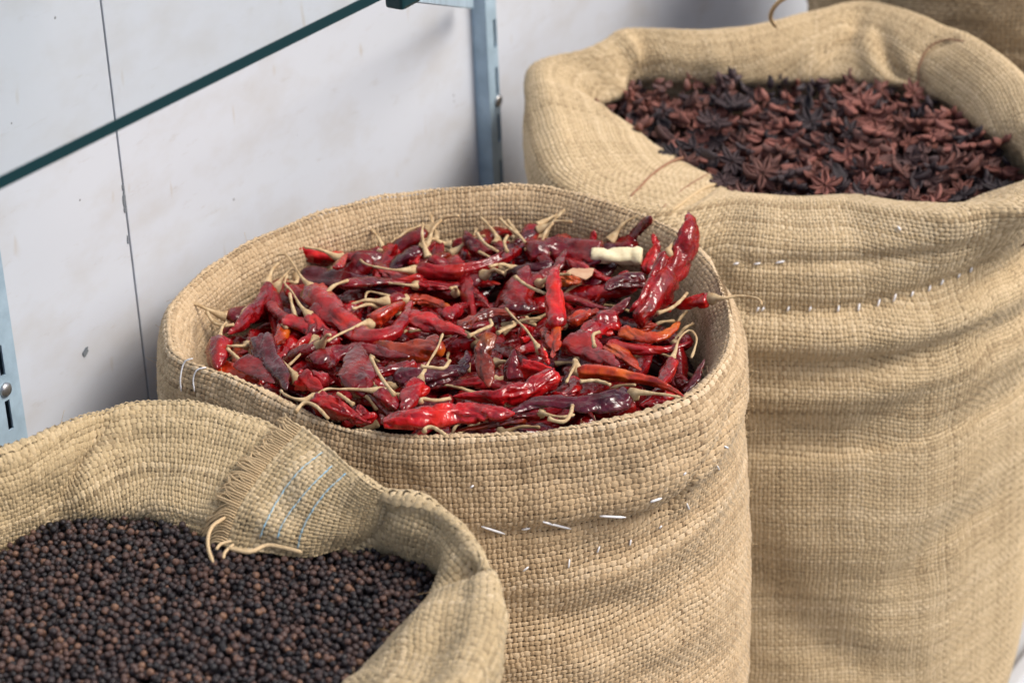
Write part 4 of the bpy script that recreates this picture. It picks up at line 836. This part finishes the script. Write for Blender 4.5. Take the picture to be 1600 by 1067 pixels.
# ---------------------------------------------------------- peppercorns
def drop_heap(s, ring, z0, dome, rads, n, margin, seed, sink=.85, vis=None, tilt=0):
    r = np.random.default_rng(seed); cell = max(rads)*2; grid = {}; out = []
    lim = np.asarray(ring[0])+margin; xm = lim.max()
    phs = s.phi; c = s.c
    def surf(x, y): q = math.hypot(x, y)/xm; return z0+dome*(1-q*q)+tilt*y/xm
    for k in range(n):
        R_ = rads[0]+(rads[1]-rads[0])*r.random(); best = None
        for _ in range(5):
            while True:
                x, y = r.uniform(-xm, xm, 2); rr2 = math.hypot(x, y)
                if rr2 < np.interp(math.atan2(y, x), phs, lim) and (vis is None or vis(c[0]+x, c[1]+y)): break
            z = surf(x, y); gi, gj = int(floor(x/cell)), int(floor(y/cell))
            for a in (-1, 0, 1):
                for b in (-1, 0, 1):
                    for (X, Y, Z, Q) in grid.get((gi+a, gj+b), ()):
                        dd = (R_+Q)**2*sink-(x-X)**2-(y-Y)**2
                        if dd > 0: z = max(z, Z+sqrt(dd)*.8)
            if best is None or z-surf(x, y) < best[0]: best = (z-surf(x, y), x, y, z)
        _, x, y, z = best; grid.setdefault((int(floor(x/cell)), int(floor(y/cell))), []).append((x, y, z, R_)); out.append((c[0]+x, c[1]+y, z, R_))
    return np.array(out)
def visx(x, y):
    a, b, _ = proj((x, y, .5)); return -140 < a < 1660 and b < 1230
pz = drop_heap(ps, plip, .4795, .006, (.00145, .00220), 22500, .004, 3, vis=visx)
def ico(sub):
    import bmesh
    bm = bmesh.new(); bmesh.ops.create_icosphere(bm, subdivisions=sub, radius=1); v = np.array([x.co[:] for x in bm.verts]); f = np.array([[q.index for q in t_.verts] for t_ in bm.faces]); bm.free(); return v, f
IV, IF = ico(2); IV1, IF1 = ico(1)
PM = []
IV3, IF3 = ico(3)
for k in range(5):
    nz_ = Noise(1.1, 300+k); V = IV3*(1+.06*nz_(IV3)-.05*np.clip(1-np.abs(Noise(.8, 310+k)(IV3))*2, 0, 1))[:, None]; PM.append(mesh_np('peppercorn', V, IF3, M_PEP, nside=3))
dist = np.linalg.norm(pz[:, :3]-CAM, axis=1)
# how buried: compare with mean height of neighbours
gx = np.round(pz[:, 0]/.008).astype(int); gy = np.round(pz[:, 1]/.008).astype(int); top = {}
for i in range(len(pz)): top.setdefault((gx[i], gy[i]), []).append(pz[i, 2])
top = {k: np.percentile(v, 80) for k, v in top.items()}; vis_ = np.array([pz[i, 2] >= top[(gx[i], gy[i])] for i in range(len(pz))])
pjs = np.array([proj(p[:3])[:2] for p in pz]); infr = (pjs[:, 0] > 5) & (pjs[:, 0] < 1595) & (pjs[:, 1] < 1062)
cand = np.where(vis_ & infr)[0]; cand = cand[np.argsort(dist[cand]-pz[cand, 3]*30)][:300]; ch = set(cand.tolist())
for i in cand:
    o = link('peppercorn', PM[i % 5], None, 'single black peppercorn on top of the heap in the front left sack', 'peppercorn', 'peppercorns on top of the heap', loc=pz[i, :3])
    o.scale = (pz[i, 3],)*3; o.rotation_euler = (random.uniform(0, 6), random.uniform(0, 6), random.uniform(0, 6))
rest = np.array([i for i in range(len(pz)) if i not in ch]); vs, fs, tn, off = [], [], [], 0
rg = np.random.default_rng(8)
zt = np.array([top[(gx[i], gy[i])] for i in range(len(pz))])
for i in rest:
    hi = pz[i, 2] > zt[i]-.004
    if pz[i, 2] < zt[i]-.009: continue
    V0, F0 = (IV, IF) if hi else (IV1, IF1)
    A = np.linalg.qr(rg.normal(size=(3, 3)))[0]; V = V0*(1+.07*np.sin(V0 @ rg.normal(size=3)*3.1))[:, None]; V = V @ A.T*pz[i, 3]+pz[i, :3]
    if np.linalg.det(A) < 0: F0 = F0[:, ::-1]
    vs.append(V); fs.append(F0+off); tn.append(np.full(len(V), rg.random())); off += len(V)
link('peppercorn_heap', mesh_np('peppercorn_heap', np.vstack(vs), np.vstack(fs), M_PEPA, True, {'tone': np.concatenate(tn)}, nside=3), None, 'heap of black and brown peppercorns filling the front left sack', 'peppercorns', kind='stuff')
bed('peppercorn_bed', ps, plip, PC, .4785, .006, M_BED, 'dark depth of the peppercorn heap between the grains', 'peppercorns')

# ---------------------------------------------------------- star anise
def carpel(L=1.0, op=.5, seed=0, n=9):
    """boat-shaped follicle along +x, slit open on top: V-section shell with real walls"""
    r = np.random.default_rng(seed); V, Q = [], []
    t = np.linspace(0, 1, n); wdt = .22*np.sin(pi*np.clip(t**.85*.95+.05, 0, 1))**.95; keel = -.30*np.sin(pi*np.clip(t*.9+.08, 0, 1))**.6
    rim = .04+.08*t**3; 
    for i in range(n):
        x = .10+.9*t[i]; wv = wdt[i]; z0 = rim[i]+r.normal()*.01
        sec = [(-wv*op*1.0, z0), (-wv*1.05, z0*.4+keel[i]*.35), (-wv*.45, keel[i]*.85), (0, keel[i]), (wv*.45, keel[i]*.85), (wv*1.05, z0*.4+keel[i]*.35), (wv*op*1.0, z0),
               (wv*op*.7, z0-.015), (wv*.7, z0*.4+keel[i]*.25), (0, keel[i]*.55), (-wv*.7, z0*.4+keel[i]*.25), (-wv*op*.7, z0-.015)]
        V += [(x*L, y*L, z*L) for y, z in sec]
    m = 12
    for i in range(n-1):
        for j in range(m): Q.append((i*m+j, i*m+(j+1) % m, (i+1)*m+(j+1) % m, (i+1)*m+j))
    return np.array(V), np.array(Q)
def star(seed, n=8, miss=0):
    r = np.random.default_rng(seed); vs, qs, off = [], [], 0; dropk = set(r.choice(n, miss, replace=False).tolist()) if miss else set()
    for k in range(n):
        if k in dropk: continue
        V, Q = carpel(r.uniform(.7, 1.05), r.uniform(.15, .95), seed*10+k, 7); a = 2*pi*k/n+r.normal()*.08; e = r.normal()*.10+.08
        Ry = np.array([[cos(e), 0, -sin(e)], [0, 1, 0], [sin(e), 0, cos(e)]]); Rz = np.array([[cos(a), -sin(a), 0], [sin(a), cos(a), 0], [0, 0, 1]])
        vs.append(V @ (Rz @ Ry).T); qs.append(Q+off); off += len(V)
    return np.vstack(vs), np.vstack(qs)
SH = [star(1), star(2, 8, 1), star(3, 7), star(4, 8, 3), star(5, 8, 4), star(6, 8, 0), star(9, 8, 5), carpel(.9, 1.4, 7), carpel(.8, .5, 8), carpel(.95, 1.0, 9)]
SM = [mesh_np('star_anise', v, q, M_ANI) for v, q in SH]
an_pts = drop_heap(an, (np.minimum(alip[0], .158), alip[1]), .464, .010, (.0074, .0092), 1000, .005, 5, sink=.50, tilt=.009)
dist = np.linalg.norm(an_pts[:, :3]-CAM, axis=1)
gx = np.round(an_pts[:, 0]/.02).astype(int); gy = np.round(an_pts[:, 1]/.02).astype(int); top = {}
for i in range(len(an_pts)): top.setdefault((gx[i], gy[i]), []).append(an_pts[i, 2])
zt = np.array([np.percentile(top[(gx[i], gy[i])], 62) for i in range(len(an_pts))])
cand = np.where(an_pts[:, 2] >= zt)[0]; cand = cand[np.argsort(dist[cand])][:288]; ch = set(cand.tolist())
def place(i_sh, p, sc, rot, **kw):
    o = link('star_anise' if i_sh < 7 else 'anise_husk', SM[i_sh], None, loc=p, **kw); o.scale = (sc,)*3; o.rotation_euler = rot; return o
for i in cand:
    k = random.choice([0, 0, 1, 2, 3, 3, 4, 5, 5, 6, 6, 7, 7, 8, 9, 9]); sc = random.uniform(.0115, .0175) if k < 7 else random.uniform(.014, .024)
    place(k, an_pts[i, :3]+np.array([0, 0, .002 if k < 7 else 0]), sc, (random.gauss(.12, .38), random.gauss(0, .38), random.uniform(0, 6.3)), label=('%s in the %s of the star anise heap' % (('whole star anise', 'star anise with one point missing', 'seven-pointed star anise', 'star anise with three points missing', 'half star anise', 'small whole star anise', 'three-pointed star anise fragment', 'wide open single husk', 'narrow closed single husk', 'half open single husk')[k], zone(an_pts[i, 0], an_pts[i, 1], AC, 130, 45))), cat='star anise', group='star anise heaped in the rear sack')
vs, fs, tn, off = [], [], [], 0
from mathutils import Euler
for i in range(len(an_pts)):
    if i in ch or an_pts[i, 2] < zt[i]-.022: continue
    V, Q = SH[random.choice([0, 1, 3, 4, 6, 7, 9])]; M = np.array(Euler((random.gauss(0, .7), random.gauss(0, .7), random.uniform(0, 6.3))).to_matrix())
    V = V @ M.T*random.uniform(.0105, .0145)+an_pts[i, :3]; vs.append(V); fs.append(Q+off); tn.append(np.full(len(V), random.random()*.7)); off += len(V)
link('star_anise_heap', mesh_np('star_anise_heap', np.vstack(vs), np.vstack(fs), M_ANIA, True, {'tone': np.concatenate(tn)}), None, 'heap of dried star anise and broken husks under the top pieces', 'star anise', kind='stuff')
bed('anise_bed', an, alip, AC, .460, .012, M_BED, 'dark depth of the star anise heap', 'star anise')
AB = dict(red=(.34, .085, .065), grey=(.11, .085, .10), brn=(.27, .12, .06), dk=(.035, .02, .03))
for x, y, k, sc, lab in ((1114, 189, 5, .0155, 'whole eight-pointed star anise facing up, left half of the heap'), (1154, 166, 0, .0135, 'small light brown star anise near the rear rim'), (1372, 205, 2, .0165, 'large open star anise near the centre of the heap'),
                         (1513, 212, 0, .0150, 'rusty star anise towards the right rear'), (1403, 242, 7, .027, 'big salmon red folded husk right of the large star'), (1187, 277, 9, .022, 'pale pinkish grey husk at the front left of the heap'),
                         (1289, 290, 5, .0145, 'star anise close to the front rim, centre'), (1390, 307, 1, .0150, 'reddish star anise at the front rim, right of centre'), (1221, 275, 2, .0140, 'brown star anise left of the front centre one'),
                         (1125, 246, 7, .018, 'blunt red husk at the left front edge'), (1336, 178, 7, .022, 'light orange-brown husk near the rear right'), (1265, 205, 9, .023, 'dark red broad husk left of the large star')):
    for zz in np.arange(.54, .47, -.001):
        p = un(x, y, zz); near = an_pts[np.hypot(an_pts[:, 0]-p[0], an_pts[:, 1]-p[1]) < .011]
        if len(near) and zz <= near[:, 2].max()+.007: break
    o = place(k, p, sc, (random.gauss(.25, .2), random.gauss(0, .25), random.uniform(0, 6.3)), label=lab, cat='star anise', group='star anise heaped in the rear sack')

# pale stalk slivers lying on the peppercorns
for k, (x, y) in enumerate(((247, 993), (262, 994), (585, 925), (118, 905), (430, 1010), (515, 955), (48, 960))):
    p = un(x, y, .494); a_ = random.uniform(0, 6.3); L_ = random.uniform(.0018, .0035); dv = np.array([cos(a_), sin(a_), .15])*L_
    C = catmull(np.array([-dv, [0, 0, .0006], dv]), 6)
    link('stalk_sliver', tube_mesh('stalk_sliver', [tube(C, np.array([.3, .45, .5, .45, .4, .2])*.0011, 5)], M_STRAND), None, 'tiny pale stalk sliver lying on the peppercorn heap', 'stalk', 'pale slivers among the peppercorns', loc=p)
